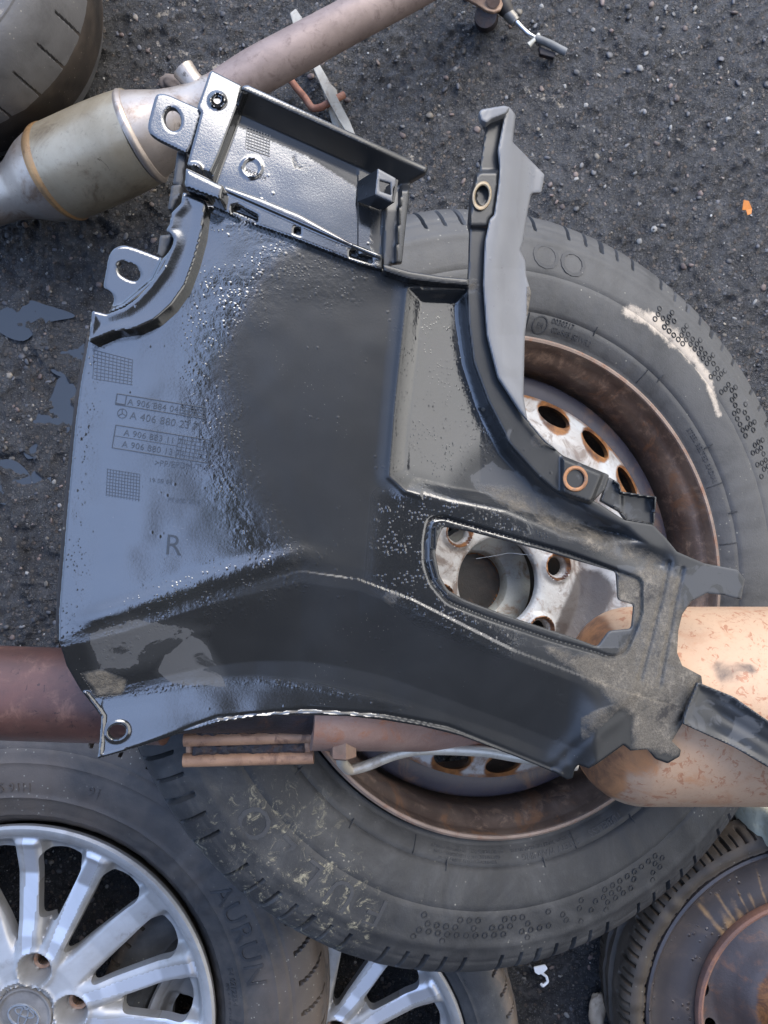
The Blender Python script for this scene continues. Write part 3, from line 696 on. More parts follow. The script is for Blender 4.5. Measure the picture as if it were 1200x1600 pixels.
def alloy(label, cx, cy, ztop, Rr, Ro, W, rot, tyremat, tlabel=None, rings=(), nblk=70, curved=.8, tread_w=.09, group=None, letters=(), dz_face=-.004, wear=.0):
    x, y, _ = P(cx, cy, ztop - .008)
    g = thing('alloy_wheel', label, 'wheel', (x, y, ztop - W / 2), (0, 0, 0), group)
    pr = tyre_profile(Ro, Rr - .001, W)
    ty = lathe('tyre', pr, tyremat, g, 1000, disp=tread_disp(Ro, W, nblk, .009, groove=((.10, .06), (.38, .05)), rings=rings, sipe0=.52, curved=curved, alt=False, swid=tread_w, smax=.93, fine=.0008),
          attrs={'dust': lambda T, r, z: .3 + 0 * r, 'clod': lambda T, r, z: 0 * r, 'pale': lambda T, r, z: 0 * r, 'tread': lambda T, r, z: .8 * sst(r, Ro - .016, Ro - .006)}, smooth=28)
    zf = W / 2 - .012
    lathe('rim', [(Rr + .001, zf - .006), (Rr + .0035, zf - .002), (Rr + .0035, zf + .004), (Rr + .001, zf + .0065), (Rr - .004, zf + .006), (Rr - .0075, zf + .003)], M_ALLOY, g, 220,
          attrs={'mach': lambda T, r, z: 0 * r, 'dark': lambda T, r, z: 0 * r})
    lathe('rim_barrel', [(Rr - .006, zf + .000), (Rr - .010, zf - .03), (Rr - .016, zf - .06), (Rr - .018, -W / 2 + .02), (Rr - .004, -W / 2 + .006)], M_BARREL, g, 120)
    k = Rr / .20
    # spokes and windows, five-fold, three windows each
    wins = []; wang = []
    for i in range(5):
        for off, ri, ro, wi, wo in ((0, .104, .172, 5.2, 8.4), (24, .080, .172, 3.0, 8.2), (48, .080, .172, 3.0, 8.2)):
            a0 = rot + 72 * i + off; ri *= k; ro *= k
            sk = {0: 0, 24: -3.0, 48: 3.0}[off]
            q = [(ri, a0 - wi + sk), (ro, a0 - wo), (ro + .006 * k, a0), (ro, a0 + wo), (ri, a0 + wi + sk), (ri - .004, a0 + sk)]
            wins.append(rnd([(r_ * math.cos(R(t)), r_ * math.sin(R(t))) for r_, t in q], .010, 5)); wang.append(a0)
    lugs = [(.050 * k * math.cos(R(rot + 72 * i)), .050 * k * math.sin(R(rot + 72 * i))) for i in range(5)]
    ridges = [(-12, 1.0), (12, 1.0), (36, .35)]
    def info(x, y):
        r = np.hypot(x, y); t = (np.degrees(np.arctan2(y, x)) - rot) % 72
        # spoke centre lines at 12, 36, 60 degrees
        conv = (1 - np.clip((r / k - .06) / .12, 0, 1))
        d1 = np.abs(t - (12 - 2.5 * conv)); d3 = np.abs(t - (60 + 2.5 * conv)); d2 = np.abs(t - 36)
        return r, t, np.radians(d1) * r, np.radians(d2) * r, np.radians(d3) * r
    def hf(x, y, s):
        r, t, d1, d2, d3 = info(x, y); q = np.clip((r / k - .055) / .03, 0, 1)
        base = zf + np.interp(r / k, [0, .03, .06, .10, .15, .178, .19, .2], [.000, .000, -.002, -.010, -.012, -.006, .001, .004]) * k
        dm = np.minimum(d1, d3)
        ridge = .006 * np.clip(1 - np.maximum(dm - .008, 0) / .010, 0, 1) + .001 * np.clip(1 - np.maximum(d2 - .003, 0) / .012, 0, 1)
        edge = 1 - sst(r / k, .182, .190)
        h = base + q * ridge * edge * k - q * .010 * (1 - np.clip(np.minimum(dm, d2) / -.001 + 1, 0, 1)) * 0
        h = h - .012 * q * sst(np.minimum(dm, d2), .011, .021) * edge * k
        for lx, ly in lugs:
            d = np.hypot(x - lx, y - ly); h = h - .022 * k * (1 - sst(d, .0105 * k, .0185 * k)); h = h + .0015 * np.exp(-((d - .019 * k) / .0025) ** 2)
        d = np.abs(r - .0325 * k); h = h - .0022 * (1 - sst(d, 0, .0016)) + .0015 * (1 - sst(np.abs(r - .0365 * k), 0, .002)) - .004 * (r < .031 * k)
        return h
    def mach(x, y):
        r, t, d1, d2, d3 = info(x, y)
        wd_ = (.0060 + .0085 * np.clip((r / k - .07) / .11, 0, 1)) * k; tt_ = t - np.where(t < 36, 12, 60); sg = np.radians(tt_) * r * np.where(t < 36, 1, -1)
        v = ((sg < .0035) & (sg > -wd_) & (r / k > .066) & (r / k < .190)) * 1.0
        return np.maximum(v, (r / k > .1945) * 1.0)
    def dark(x, y):
        v = np.zeros(len(x))
        for lx, ly in lugs: v = np.maximum(v, .8 * (1 - sst(np.hypot(x - lx, y - ly), .008 * k, .0185 * k)))
        r = np.hypot(x, y); v = np.maximum(v, .45 * (1 - sst(np.abs(r - .0325 * k), 0, .004)))
        for wq, a in zip(wins, wang): v = np.maximum(v, .5 * (1 - sst(np.hypot(x - .172 * k * math.cos(R(a)), y - .172 * k * math.sin(R(a))), .006, .018)))
        return v
    sheet('spoke_face', lambda x, y, h: (x, y, h), circ(0, 0, Rr - .0015, n=150), M_ALLOY, g, hf,
          holes=wins + [circ(lx, ly, .0065 * k, n=18) for lx, ly in lugs], step=.0017, thick=.013, attrs={'mach': mach, 'dark': dark}, smooth=32)
    for lx, ly in lugs:
        M_ = Matrix.Translation((lx, ly, zf - .0235 * k))
        lathe('lug_seat', [(.0064 * k, -.006), (.0064 * k, .000), (.0078 * k, .0016), (.0100 * k, .0020), (.0108 * k, .0005)], M_NUTR, g, 28, M=M_)
    cap = lathe('centre_cap', [(.0005, .0004), (.020 * k, .0004), (.024 * k, -.0006), (.0262 * k, -.0002), (.0275 * k, .001), (.0292 * k, .001), (.0300 * k, -.002)], M_CAP, g, 60, M=Matrix.Translation((0, 0, zf - .001)))
    # oval emblem
    for nm, rx, ry, oy, tt in (('emblem', .0165, .0115, 0, .0013), ('emblem', .0105, .0042, .0045, .0011), ('emblem', .0042, .0112, 0, .0011)):
        V = []; n = 40
        for gx_, hz in ((tt, 0.0), (tt * .5, .0014), (-tt * .5, .0014), (-tt, 0.0)):
            for q in range(n):
                a = 2 * math.pi * q / n; c_, s_ = math.cos(a), math.sin(a); V.append(((rx + gx_) * k * c_, (ry + gx_) * k * s_ + oy * k, zf - .0006 + hz))
        rz = R(-20)
        V = [(x_ * math.cos(rz) - y_ * math.sin(rz), x_ * math.sin(rz) + y_ * math.cos(rz), z_) for x_, y_, z_ in V]
        mesh(nm, V, [[a_ * n + q, a_ * n + (q + 1) % n, (a_ + 1) * n + (q + 1) % n, (a_ + 1) * n + q] for a_ in range(3) for q in range(n)], M_CHROME, cap, 30)
    for (s, a, r0, sz, ex) in letters: tyre_text(ty, pr, s, r0, a, sz, tyremat, extr=ex)
    return g, pr
M_TL = M_TYRE2
A1, prA = alloy('grey multi spoke alloy wheel with dark wet tyre and oval badge at lower left', 34, 1592, .20, .1965, .312, .20, 5, M_TYRE2, nblk=58, curved=1.0, tread_w=.075,
                rings=[(.232, .0016, .002), (.268, .0012, .0015), (.282, -.001, .001), (.212, .0014, .0016)],
                letters=[('E4 0212254', 9, .2195, .008, .0006), ('02A12 S1WR2', 3, .2115, .008, .0006), ('AURUN', 22, .238, .030, .0010), ('195/65 R15 91H', 98, .238, .013, .0008), ('91', 72, .245, .014, .0008), ('JLG', -1, .1985, .006, .0003)])
A2, _ = alloy('bright machined alloy wheel peeping out below the largest tyre at bottom', 474, 1662, .135, .181, .245, .12, 40, M_TYRE, nblk=60,
              rings=[(.20, .001, .0015)], letters=[('E9', 28, .199, .008, .0005)])

# ------------------------------------------------------------------ rusty spare wheel, bottom right
x, y, _ = P(1268, 1583, .115)
W4 = thing('spare_wheel', 'small brown rusty steel wheel with muddy tyre at lower right corner', 'wheel', (x, y, .06))
M_STEELB = mat_rust('brown_steel_face', (.060, .052, .050), (.085, .070, .062), (.10, .062, .045), (.25, .5), .25, 22, bumpd=.0005)
M_BEADR = mat_rust('rusty_ring_bead', (.19, .095, .065), (.13, .075, .06), (.28, .13, .07), (.5, .8), .1, 60, bumpd=.002)
pr4 = tyre_profile(.214, .184, .118)
lathe('tyre', pr4, M_TYRE4, W4, 700, disp=tread_disp(.214, .118, 60, .005, groove=((.2, .06),), rings=[(.192, .001, .001)], sipe0=.5, fine=.0025, swid=.13),
      attrs={'dust': lambda T, r, z: .7 + 0 * r, 'clod': lambda T, r, z: .0 * r + .35 * (T > 2.6) * (T < 3.6), 'pale': lambda T, r, z: .0 * r}, smooth=40)
def streak(T, r, z):
    a = np.degrees(T) % 360; v = np.zeros_like(r)
    for c, w_, r0 in ((118, 1.2, .135), (122, .8, .14), (126, 2.2, .13), (130, 1.0, .15), (133, 3.0, .128), (138, 1.6, .16), (112, .8, .15)):
        v = np.maximum(v, .62 * np.exp(-((a - c + (r - .13) * 40) / w_) ** 2) * (1 - sst(r, r0 + .005, r0 + .04)) * (r > .120))
    return np.maximum(v, .8 * np.exp(-((a - 134) / 1.5) ** 2) * np.exp(-((r - .176) / .004) ** 2))
M_STR = NT('streaked_brown_steel'); _s = M_STR.attr('streak'); _q = M_STR.noise(40, 6, .7, .4); _qf = M_STR.noise(500, 3); _ql = M_STR.noise(9, 5, .6)
_cc = M_STR.mix(M_STR.ramp(_ql, .35, .65), (.034, .030, .031), (.058, .048, .045)); _cc = M_STR.mix(M_STR.math('MULTIPLY', M_STR.ramp(_q, .5, .75), .6), _cc, (.10, .075, .058))
_cc = M_STR.mix(M_STR.ramp(M_STR.math('ADD', _s, M_STR.math('MULTIPLY', M_STR.math('SUBTRACT', _q, .5), 1.2)), .2, .85), _cc, (.27, .165, .08))
_dr = M_STR.math('MULTIPLY', M_STR.ramp(M_STR.vor(150), .30, .18), M_STR.ramp(M_STR.noise(40, 2), .55, .62))
M_STR = M_STR.out(_cc, M_STR.mixf(_dr, M_STR.mixf(_q, .28, .45), .05), .2, M_STR.bump(_dr, .8, .001, M_STR.bump(_qf, .2, .0004)), .5)
lathe('rim', [(.188, .040), (.1885, .050), (.187, .0545), (.184, .0560), (.181, .0545), (.179, .051), (.172, .049), (.16, .0485), (.145, .0495), (.135, .051), (.131, .050), (.128, .046)], M_STR, W4, 400, attrs={'streak': streak})
lathe('ring_bead', [(.1305, .047), (.1305, .054), (.1290, .0575), (.1262, .0590), (.1235, .0575), (.1220, .054), (.1215, .040)], M_BEADR, W4, 200)
def d4(x, y, s):
    r = np.hypot(x, y); return np.interp(r, [0, .035, .045, .06, .075, .095, .11, .123], [.045, .045, .040, .034, .022, .012, .012, .020])
h4 = []
for k in range(12):
    a = R(107 + 24 * k); h4.append(circ(.105 * math.cos(a), .105 * math.sin(a), .0065, .0095, 20, math.degrees(a)))
M_DISC4 = mat_rust('brown_disc', (.075, .062, .060), (.055, .045, .043), (.15, .08, .05), (.3, .5), .3, 40)
sheet('disc', lambda x, y, h: (x, y, h), circ(0, 0, .1225, n=100), M_DISC4, W4, d4, holes=h4, step=.0025, thick=.005,
      attrs={'rust': lambda x, y: .9 * (1 - sst(np.hypot(x, y), .045, .065)), 'dark': lambda x, y: 0 * x})

# ------------------------------------------------------------------ tyre at top left
zt = .19
x, y, _ = P(-92, -14, .095)
W5 = thing('car_tyre', 'pale grey smooth tyre at top left corner with a tan inner edge', 'tyre', (x, y, .095))
pr5 = [(.118, .060), (.120, .078), (.124, .088), (.130, .0935), (.137, .0955), (.146, .096), (.155, .094), (.164, .089), (.172, .080), (.178, .068), (.1825, .052), (.186, .034), (.1875, .015), (.188, 0)]
pr5 = [(a * .92, b) for a, b in pr5]
pr5 = spline(pr5 + [(r_, -z_) for r_, z_ in pr5[::-1][1:]], 5)
def dd5(T, r, z):
    ph = (T * 26 / (2 * np.pi) + 3.2 * (z - .05)) % 1.0; g = 1 - sst(np.abs(ph - .5), .010, .035)
    d = -.004 * g * sst(z, -.012, .0) * (1 - sst(z, .052, .060)); ph2 = (T * 52 / (2 * np.pi)) % 1.0
    d = d + .0010 * np.exp(-((r - .176) / .0015) ** 2) * (z > 0) + .0006 * (vnoise(T * .18, z, .015) - .5)
    tan = (r < .1445 + .002 * (np.abs((np.degrees(T) + 57) % 360) < 5)) & (z > .05); return d + .0012 * tan
lathe('tyre_casing', pr5, M_TYRE3, W5, 900, disp=dd5, smooth=28, attrs={'dust': lambda T, r, z: .7 + 0 * r, 'clod': lambda T, r, z: 0 * r, 'pale': lambda T, r, z: .47 * (r < .1445) * (z > .05)})
lathe('inner_liner', [(.118, .060), (.14, .05), (.17, .02), (.175, 0), (.17, -.05), (.12, -.06)], M_TYRE4, W5, 90)

# ------------------------------------------------------------------ catalytic converter with its pipe, top left
M_CAT = mat_rust('heat_stained_steel', (.42, .36, .30), (.30, .25, .21), (.20, .13, .085), (.25, .5), .55, 30, spots=40, spotc=(.07, .05, .035), thr=(.62, .70), bumpd=.0006)
M_SHELL = mat_rust('pale_cast_steel', (.37, .315, .225), (.27, .22, .145), (.17, .13, .085), (.25, .45), .45, 22, spots=60, spotc=(.09, .065, .04), thr=(.64, .70), bumpd=.0006)
M_PIPE = mat_rust('pinkish_rusty_pipe', (.25, .19, .165), (.20, .150, .13), (.14, .10, .088), (.45, .7), .25, 90, bumpd=.0006)
zc = .066
def G(px, py, z=zc): return P(px, py, z)
K = (H - zc) / F
CAT = thing('catalytic_converter', 'tan and silver catalytic converter with long pinkish pipe running to top edge', 'catalytic converter', G(150, 240))
def CA(pts):                              # (px, py, z, radius in px at that height)
    return [P(a, b, c) for a, b, c, d in pts], [d * .915 * (H - c) / F for a, b, c, d in pts]
def ctube(n_, pts, mat, seg=64, sub=8): p_, r_ = CA(pts); return tube(n_, p_, r_, mat, CAT, seg, sub=sub)
ctube('inlet_cone', [(-90, 335, .05, 38), (-20, 318, .052, 40), (10, 306, .054, 42), (38, 294, .060, 52), (64, 282, .067, 70), (88, 272, .074, 79), (96, 268, .076, 80)], M_CAT)
ctube('outlet_cone', [(220, 214, .105, 76), (240, 205, .108, 68), (265, 193, .112, 56), (290, 179, .115, 46), (315, 164, .118, 39), (340, 150, .12, 37)], M_CAT)
ctube('body', [(95, 268.5, .076, 81), (125, 256, .084, 82), (160, 240, .092, 82), (195, 225, .100, 81), (222, 213, .105, 78)], M_SHELL, 80)
ctube('weld_seam', [(89, 271.5, .0742, 79), (95, 268.5, .0760, 83), (101, 266, .0775, 81)], mat_rust('heat_blued_weld', (.42, .24, .10), (.30, .19, .10), (.16, .09, .05), (.3, .5), .5, 60), sub=4)
ctube('weld_seam', [(217, 215.5, .1045, 78), (221, 213.5, .105, 80), (226, 211, .1055, 76)], M_CAT, sub=4)
ctube('pipe', [(330, 156, .119, 36), (400, 112, .118, 38), (460, 80, .115, 37), (540, 36, .105, 35.5), (640, -16, .09, 34), (800, -110, .07, 33)], M_PIPE, 48)
tube('pipe_boss', [G(330, 158, .12), G(312, 140, .125), G(298, 124, .128), G(286, 108, .13)], [K * 22, K * 16, K * 15, K * 17], M_CAT, CAT, 28)

# ------------------------------------------------------------------ silencer with its pipe crossing the large wheel
M_SIL = mat_rust('peach_rusty_silencer', (.40, .26, .165), (.45, .30, .19), (.38, .20, .11), (.45, .7), .05, 30, spots=120, spotc=(.30, .13, .07), thr=(.555, .63), bumpd=.0007, spec=.3, rc=((.14, .07, .04), (.42, .19, .08)))
M_DKPIPE = mat_rust('dark_red_rusty_pipe', (.11, .052, .040), (.075, .040, .033), (.17, .09, .065), (.32, .55), .25, 60, spots=200, spotc=(.03, .02, .018), thr=(.6, .66), bumpd=.0005)
M_MIDP = mat_rust('scaly_brown_pipe', (.24, .15, .12), (.30, .2, .16), (.30, .12, .06), (.4, .65), .2, 50)
zs = .335; Ks = (H - zs) / F
sx0, sy0, _ = P(1060, 1100, zs)
SIL = thing('exhaust_silencer', 'bright peach silencer with rust spots at right and dark pipe running left below the trim', 'silencer', (sx0, sy0, zs))
rs = 151 * Ks
prof = [(.0005, -.112)]
for k in range(12):
    a = math.pi / 2 * k / 11; prof.append((rs - .052 + .052 * math.sin(a), -.112 + .052 - .052 * math.cos(a)))
prof += [(rs, -.03), (rs, 0.02), (rs, .06), (rs, .10), (rs, .16), (rs, .22), (rs - .03, .25), (.0005, .255)]
prof[0] = (.0005, -.112)
pq = []
for a, b in zip(prof[:-1], prof[1:]):
    for t in np.linspace(0, 1, 5)[:-1]: pq.append((a[0] * (1 - t) + b[0] * t, a[1] * (1 - t) + b[1] * t))
pq.append(prof[-1])
xl = P(897, 1100, zs)[0]
MX = Matrix.Translation((xl - sx0 + .112, 0, 0)) @ Matrix.Rotation(R(90), 4, 'Y')
def sil_dark(T, r, z):
    # stain on top: local +x of lathe maps to -Z world; angle pi is up
    X_ = xl + .112 + z; Zw = -r * np.cos(T); Yw = r * np.sin(T) + sy0
    d = np.full(r.shape, 9.)
    for px, py, q in ((1132, 1052, 26), (1178, 1045, 12)):
        c = P(px, py, zs + .07); d = np.minimum(d, np.hypot(X_ - c[0], Yw - c[1]) / (q * .63 / F))
    return .74 * (1 - sst(d, .1, 1.7)) * (Zw > 0)
def sil_rust(T, r, z):
    X_ = xl + .112 + z; Yw = r * np.sin(T) + sy0; Zw = -r * np.cos(T)
    c = P(975, 1160, zs + .06); d = np.hypot((X_ - c[0]), (Yw - c[1]))
    v = .62 * (1 - sst(d, .012, .055)); c2_ = P(1040, 1200, zs + .03); v = np.maximum(v, .40 * (1 - sst(np.hypot(X_ - c2_[0], Yw - c2_[1]), .01, .06))); v = np.maximum(v, .9 * (1 - sst(z, -.098, -.070))); c = P(1000, 1235, zs)
    return v
lathe('silencer_body', pq, M_SIL, SIL, 128, M=MX, smooth=60, attrs={'dark': sil_dark, 'rust': sil_rust})
zp_ = lambda px: np.interp(px, [-60, 300, 560, 900], [.440, .440, .42, .345])
def PP(px, py): z = zp_(px); return P(px, py, z)
rp_ = lambda px: 72 * (H - zp_(px)) / F
tube('inlet_pipe', [PP(px, py) for px, py in ((-160, 1075), (0, 1082), (90, 1085), (200, 1088), (262, 1090))], [rp_(0)] * 5, M_DKPIPE, SIL, 56)
tube('centre_pipe', [PP(px, py) for px, py in ((487, 1097), (520, 1097), (560, 1098), (720, 1102), (905, 1104))], [rp_(400) * 1.03] * 3 + [rp_(700) * .99, rp_(900)], M_MIDP, SIL, 56)

# ------------------------------------------------------------------ pipe hanger with its rods and charred rubber, and the cream metal line
M_ROD = mat_rust('tan_rusty_rod', (.38, .22, .13), (.27, .15, .09), (.13, .07, .045), (.45, .65), .1, 80)
M_CHAR = mat_rust('charred_rubber', (.020, .017, .018), (.035, .028, .03), (.06, .03, .02), (.35, .6), 0, 90, bumpd=.003)
M_CREAM = mat_rust('cream_metal_line', (.55, .50, .41), (.47, .42, .34), (.32, .26, .2), (.28, .5), .35, 60, bumpd=.0004)
tube('flex_joint', [PP(px, py) for px, py in ((250, 1088), (330, 1086), (420, 1086), (492, 1090))], [rp_(300) * .80] * 4, M_CHAR, SIL, 40)
HG = thing('exhaust_hanger', 'tan rusty double rod hanger holding charred black block under the trim edge', 'hanger', P(390, 1165, .42))
zr = .425; kr = (H - zr) / F
tube('rod', [P(288, 1156, zr), P(496, 1150, zr)], 10.5 * kr, M_ROD, HG, 24)
tube('rod', [P(287, 1188, zr - .004), P(490, 1183, zr - .004)], 10.5 * kr, M_ROD, HG, 24)
tube('cross_rod', [P(481, 1150, zr - .006), P(481, 1185, zr - .006)], 9 * kr, M_ROD, HG, 20)
tube('cross_rod', [P(297, 1156, zr - .008), P(297, 1187, zr - .008)], 6.5 * kr, M_ROD, HG, 20)
def lump(name, pts, depth, mat, parent, ztop, amp=.0015, step=2.0):
    off = np.array(parent.location)
    return sheet(name, lambda X, Y, h: tuple(np.array(P(X, Y, ztop + h / 1000)[i]) - off[i] for i in range(3)), pts, mat, parent,
                 lambda X, Y, s: amp * 1000 * (fbm(X, Y, 9, 3) - .5) * 2 - 1.5 * (1 - sst(s, 0, 5)), step=step, thick=depth * 1000, smooth=50, u=.001)
lump('rubber_block', [(302, 1163), (478, 1158), (478, 1178), (300, 1182)], .010, M_CHAR, HG, zr - .001, .0022)
lump('charred_crust', [(300, 1150), (345, 1128), (400, 1118), (492, 1112), (494, 1144), (300, 1152)], .012, M_CHAR, HG, zr + .004, .003)
LN = thing('brake_line', 'cream metal line bent from a rusty hexagonal nut across the white wheel disc', 'pipe', P(540, 1180, .40))
tube('line', [P(535, 1172, .438), P(533, 1191, .425), P(545, 1204, .398), P(575, 1196, .40), P(612, 1180, .405), P(650, 1171, .408), P(700, 1171, .41), P(760, 1174, .412), P(850, 1190, .412), P(900, 1196, .405)], 8.5 * .615 / F, M_CREAM, LN, 24)
M_NUT = mat_rust('rusty_nut', (.13, .085, .06), (.19, .125, .09), (.18, .1, .07), (.5, .75), .2, 120)
nv = []; c = P(536, 1171, .438)
for dy_, rr in ((.008, .0085), (.0085, .0100), (-.0045, .0100), (-.0060, .0080)):
    for k in range(6): a = R(60 * k + 15); nv.append((c[0] + rr * math.cos(a), c[1] + dy_, c[2] + rr * math.sin(a)))
nf = [[g * 6 + k, g * 6 + (k + 1) % 6, (g + 1) * 6 + (k + 1) % 6, (g + 1) * 6 + k] for g in range(3) for k in range(6)] + [list(range(6)), [18 + k for k in range(6)][::-1]]
mesh('nut', nv, nf, M_NUT, LN, 20, local='world')

# ------------------------------------------------------------------ small things on the asphalt
M_PALEZ = mat_rust('pale_zinc_strip', (.36, .34, .29), (.27, .25, .21), (.16, .12, .09), (.4, .6), .4, 60)
ST = thing('bracket_strip', 'pale bent metal strip with a rusty hook lying beneath the converter pipe', 'bracket', P(510, 110, .02))
def strip(name, pts, zz, mat, parent, depth): return prism(name, [P(x_, y_, z_) for (x_, y_), z_ in zip(pts, zz)], mat, parent, depth)
s1 = [(453, 20), (462, 13), (474, 30), (486, 60), (498, 98), (512, 122), (530, 158), (546, 188), (556, 212), (546, 214), (528, 186), (508, 148), (492, 112), (474, 70), (460, 44)]
strip('strip_plate', s1, [.024] * len(s1), M_PALEZ, ST, .004)
s2 = [(490, 92), (505, 118), (514, 128), (526, 140), (530, 158), (540, 200), (528, 208), (520, 196), (510, 160), (500, 130), (488, 104)]
strip('strip_plate', s2, [.012] * len(s2), M_PALEZ, ST, .004)
M_HOOK = mat_rust('red_rust', (.24, .10, .06), (.30, .15, .10), (.14, .06, .04), (.6, .85), 0, 90)
tube('hook', [P(452, 122, .014), P(462, 136, .013), P(476, 152, .012), P(488, 170, .012), P(502, 168, .014), P(514, 160, .016), P(538, 148, .012)], 5.5 * 1.0 / F, M_HOOK, ST, 16)

CB = thing('cable_joint', 'short cable end with silver ferrules and rusty bolted plate at top edge', 'cable', P(800, 40, .02))
pl = [(716, -22), (748, -16), (770, -12), (782, -4), (786, 6), (782, 15), (772, 19), (760, 16), (744, 6), (722, -6)]
prism('bolted_plate', [P(x_, y_, .036) for x_, y_ in pl], mat_rust('orange_rust_plate', (.40, .27, .18), (.30, .19, .13), (.2, .1, .06), (.5, .7), .2, 100), CB, .005)
tube('bolt', [P(771, 2, .034), P(771, 1, .041)], 10 / F, M_NUT, CB, 24)
tube('rubber_foot', [P(759, 24, .030), P(760, 30, .002)], [17 / F, 19 / F], M_CHAR, CB, 28)
M_FER = mat_simple('dull_ferrule', (.20, .185, .16), .4, .4, 200)
tube('sleeve', [P(776, -14, .022), P(788, 12, .021), P(796, 22, .020)], [14 / F, 13 / F, 9 / F], mat_simple('brown_black_sleeve', (.035, .030, .026), .6), CB, 24)
tube('ferrule', [P(793, 20, .020), P(803, 31, .019)], [9.5 / F, 9.0 / F], M_FER, CB, 24)
tube('ferrule', [P(802, 30, .019), P(806, 35, .019)], [8.5 / F, 8.0 / F], M_FER, CB, 24)
tube('steel_cable', [P(806, 34, .019), P(816, 44, .018), P(826, 54, .016), P(838, 60, .014)], [4.2 / F, 3.4 / F, 4.0 / F, 3.0 / F], M_CHROME, CB, 16)
tube('end_rod', [P(836, 59, .014), P(858, 68, .013), P(884, 82, .011)], [5.5 / F, 6 / F, 6.2 / F], mat_simple('grey_rubber_end', (.12, .12, .115), .6), CB, 20)
tube('cross_pin', [P(826, 71, .013), P(835, 62, .015), P(842, 54, .013)], [4.5 / F, 3 / F, 3 / F], mat_simple('cream_pin', (.45, .43, .36), .5), CB, 16)
prism('clip_block', [P(x_, y_, .010) for x_, y_ in [(842, 72), (868, 82), (866, 90), (844, 84)]], M_CHAR, CB, .008)

def rock(name, label, cat, px, py, rx, ry, z, mat, sd=1, tall=.8):
    off = P(px, py, z); rg = np.random.default_rng(sd); d = iv2 / np.linalg.norm(iv2, axis=1)[:, None]
    nn = 1 + .38 * (fbm(d[:, 0] + d[:, 2] + sd * 3, d[:, 1] - d[:, 2] + 7 * sd, .9, 4) - .5) * 2
    v = d * nn[:, None] * np.array([rx, ry, min(rx, ry) * tall]) / F
    o = mesh(name, v, if2, mat, None, 180); o.location = off; tag(o, label, cat); return o
b_ = bmesh.new(); bmesh.ops.create_icosphere(b_, subdivisions=4, radius=1); iv2 = np.array([v.co[:] for v in b_.verts]); if2 = [[v.index for v in f.verts] for f in b_.faces]; b_.free()
rock('stone', 'pale yellowish stone lump between silencer and lower right wheel', 'stone', 1192, 1280, 30, 33, .085, mat_rust('pale_yellow_stone', (.50, .48, .36), (.42, .40, .30), (.34, .30, .2), (.5, .8), 0, 60, bumpd=.002), 3, 3.2)
rock('stone', 'tan stone beside the muddy tyre at bottom edge', 'stone', 934, 1578, 13, 26, .012, mat_rust('tan_stone', (.44, .34, .24), (.34, .25, .17), (.2, .13, .08), (.5, .8), 0, 60, bumpd=.002), 5)
rock('stone', 'flat brown stone in the asphalt just above the converter', 'stone', 268, 128, 20, 13, .002, mat_rust('brown_stone', (.14, .11, .09), (.10, .08, .07), (.2, .15, .12), (.5, .8), 0, 60), 9)
lf = [(1162, 312), (1170, 314), (1175, 326), (1174, 334), (1168, 336), (1166, 328), (1160, 328)]
o = prism('leaf', [np.array(P(x_, y_, .004 + .0015 * ((x_ + y_) % 3))) for x_, y_ in lf], mat_simple('orange_leaf', (.62, .20, .03), .6, 0, 300, .0003, .2), None, .0006, bevel=0)
tag(o, 'small orange dry leaf on the bare asphalt at right', 'leaf')
ck = thing('plastic_clip', 'small bent white plastic clip lying on wet asphalt below the largest tyre', 'clip', P(848, 1522, .008))
M_WHITE = mat_simple('white_plastic', (.72, .74, .76), .35, 0, 300, .0002, .1)
prism('clip_plate', [P(x_, y_, .012) for x_, y_ in [(834, 1512), (852, 1508), (856, 1514), (850, 1520), (842, 1524), (836, 1520)]], M_WHITE, ck, .003)
tube('clip_arm', [P(846, 1520, .010), P(854, 1526, .009), P(856, 1534, .009), P(848, 1541, .010), P(846, 1538, .012)], 2.2 / F, M_WHITE, ck, 12)
o = tube('cobweb_thread', [P(744, 873, .36), P(770, 869, .365), P(796, 864, .37), P(834, 868, .40)], .00022, mat_simple('dusty_thread', (.5, .5, .48), .8), None, 6); tag(o, 'dusty cobweb thread stretched across the opening in the black trim', 'cobweb')

# ------------------------------------------------------------------ the black moulded trim, seen from its inner side
def ZP(X): return .525 - .0001 * (np.asarray(X, float) - 100)
TO = np.array(P(500, 740, .46))
TR = thing('bumper_trim', 'large black moulded plastic corner trim, wet on its left half, lying over wheel and silencer', 'car trim', tuple(TO))
def pm(X, Y, h):
    z = ZP(X) + h / 1000; k = (H - z) / F
    return ((X - 600) * k - TO[0], (800 - Y) * k - TO[1], z - TO[2])
def poly_y(X, pts):
    p = np.array(pts, float); return np.interp(X, p[:, 0], p[:, 1])
WETP = [(335, 300), (600, 385), (600, 415), (560, 420), (522, 452), (440, 425), (400, 480), (352, 470), (345, 560), (350, 650), (375, 740), (405, 800), (440, 850), (478, 888), (430, 915), (345, 940), (255, 968), (210, 1000), (190, 1080), (90, 1060), (60, 800), (110, 500), (160, 300), (250, 60), (420, 60), (700, 240), (700, 300), (560, 300), (560, 340), (420, 320)]
FLG = [(150, 1085), (250, 1072), (330, 1060), (400, 1058), (490, 1068), (560, 1085), (640, 1105), (560, 1130), (400, 1130), (150, 1200)]
FAC = [(635, 450), (732, 445), (745, 560), (790, 680), (740, 720), (700, 770), (640, 755), (608, 740)]
OPN = [(600, 780), (650, 775), (760, 800), (860, 840), (840, 860), (690, 815), (668, 830), (665, 900), (700, 950), (800, 1000), (790, 1010), (660, 960), (590, 900)]
DRK = [(380, 140), (672, 262), (640, 330), (560, 290), (480, 240), (375, 195)]
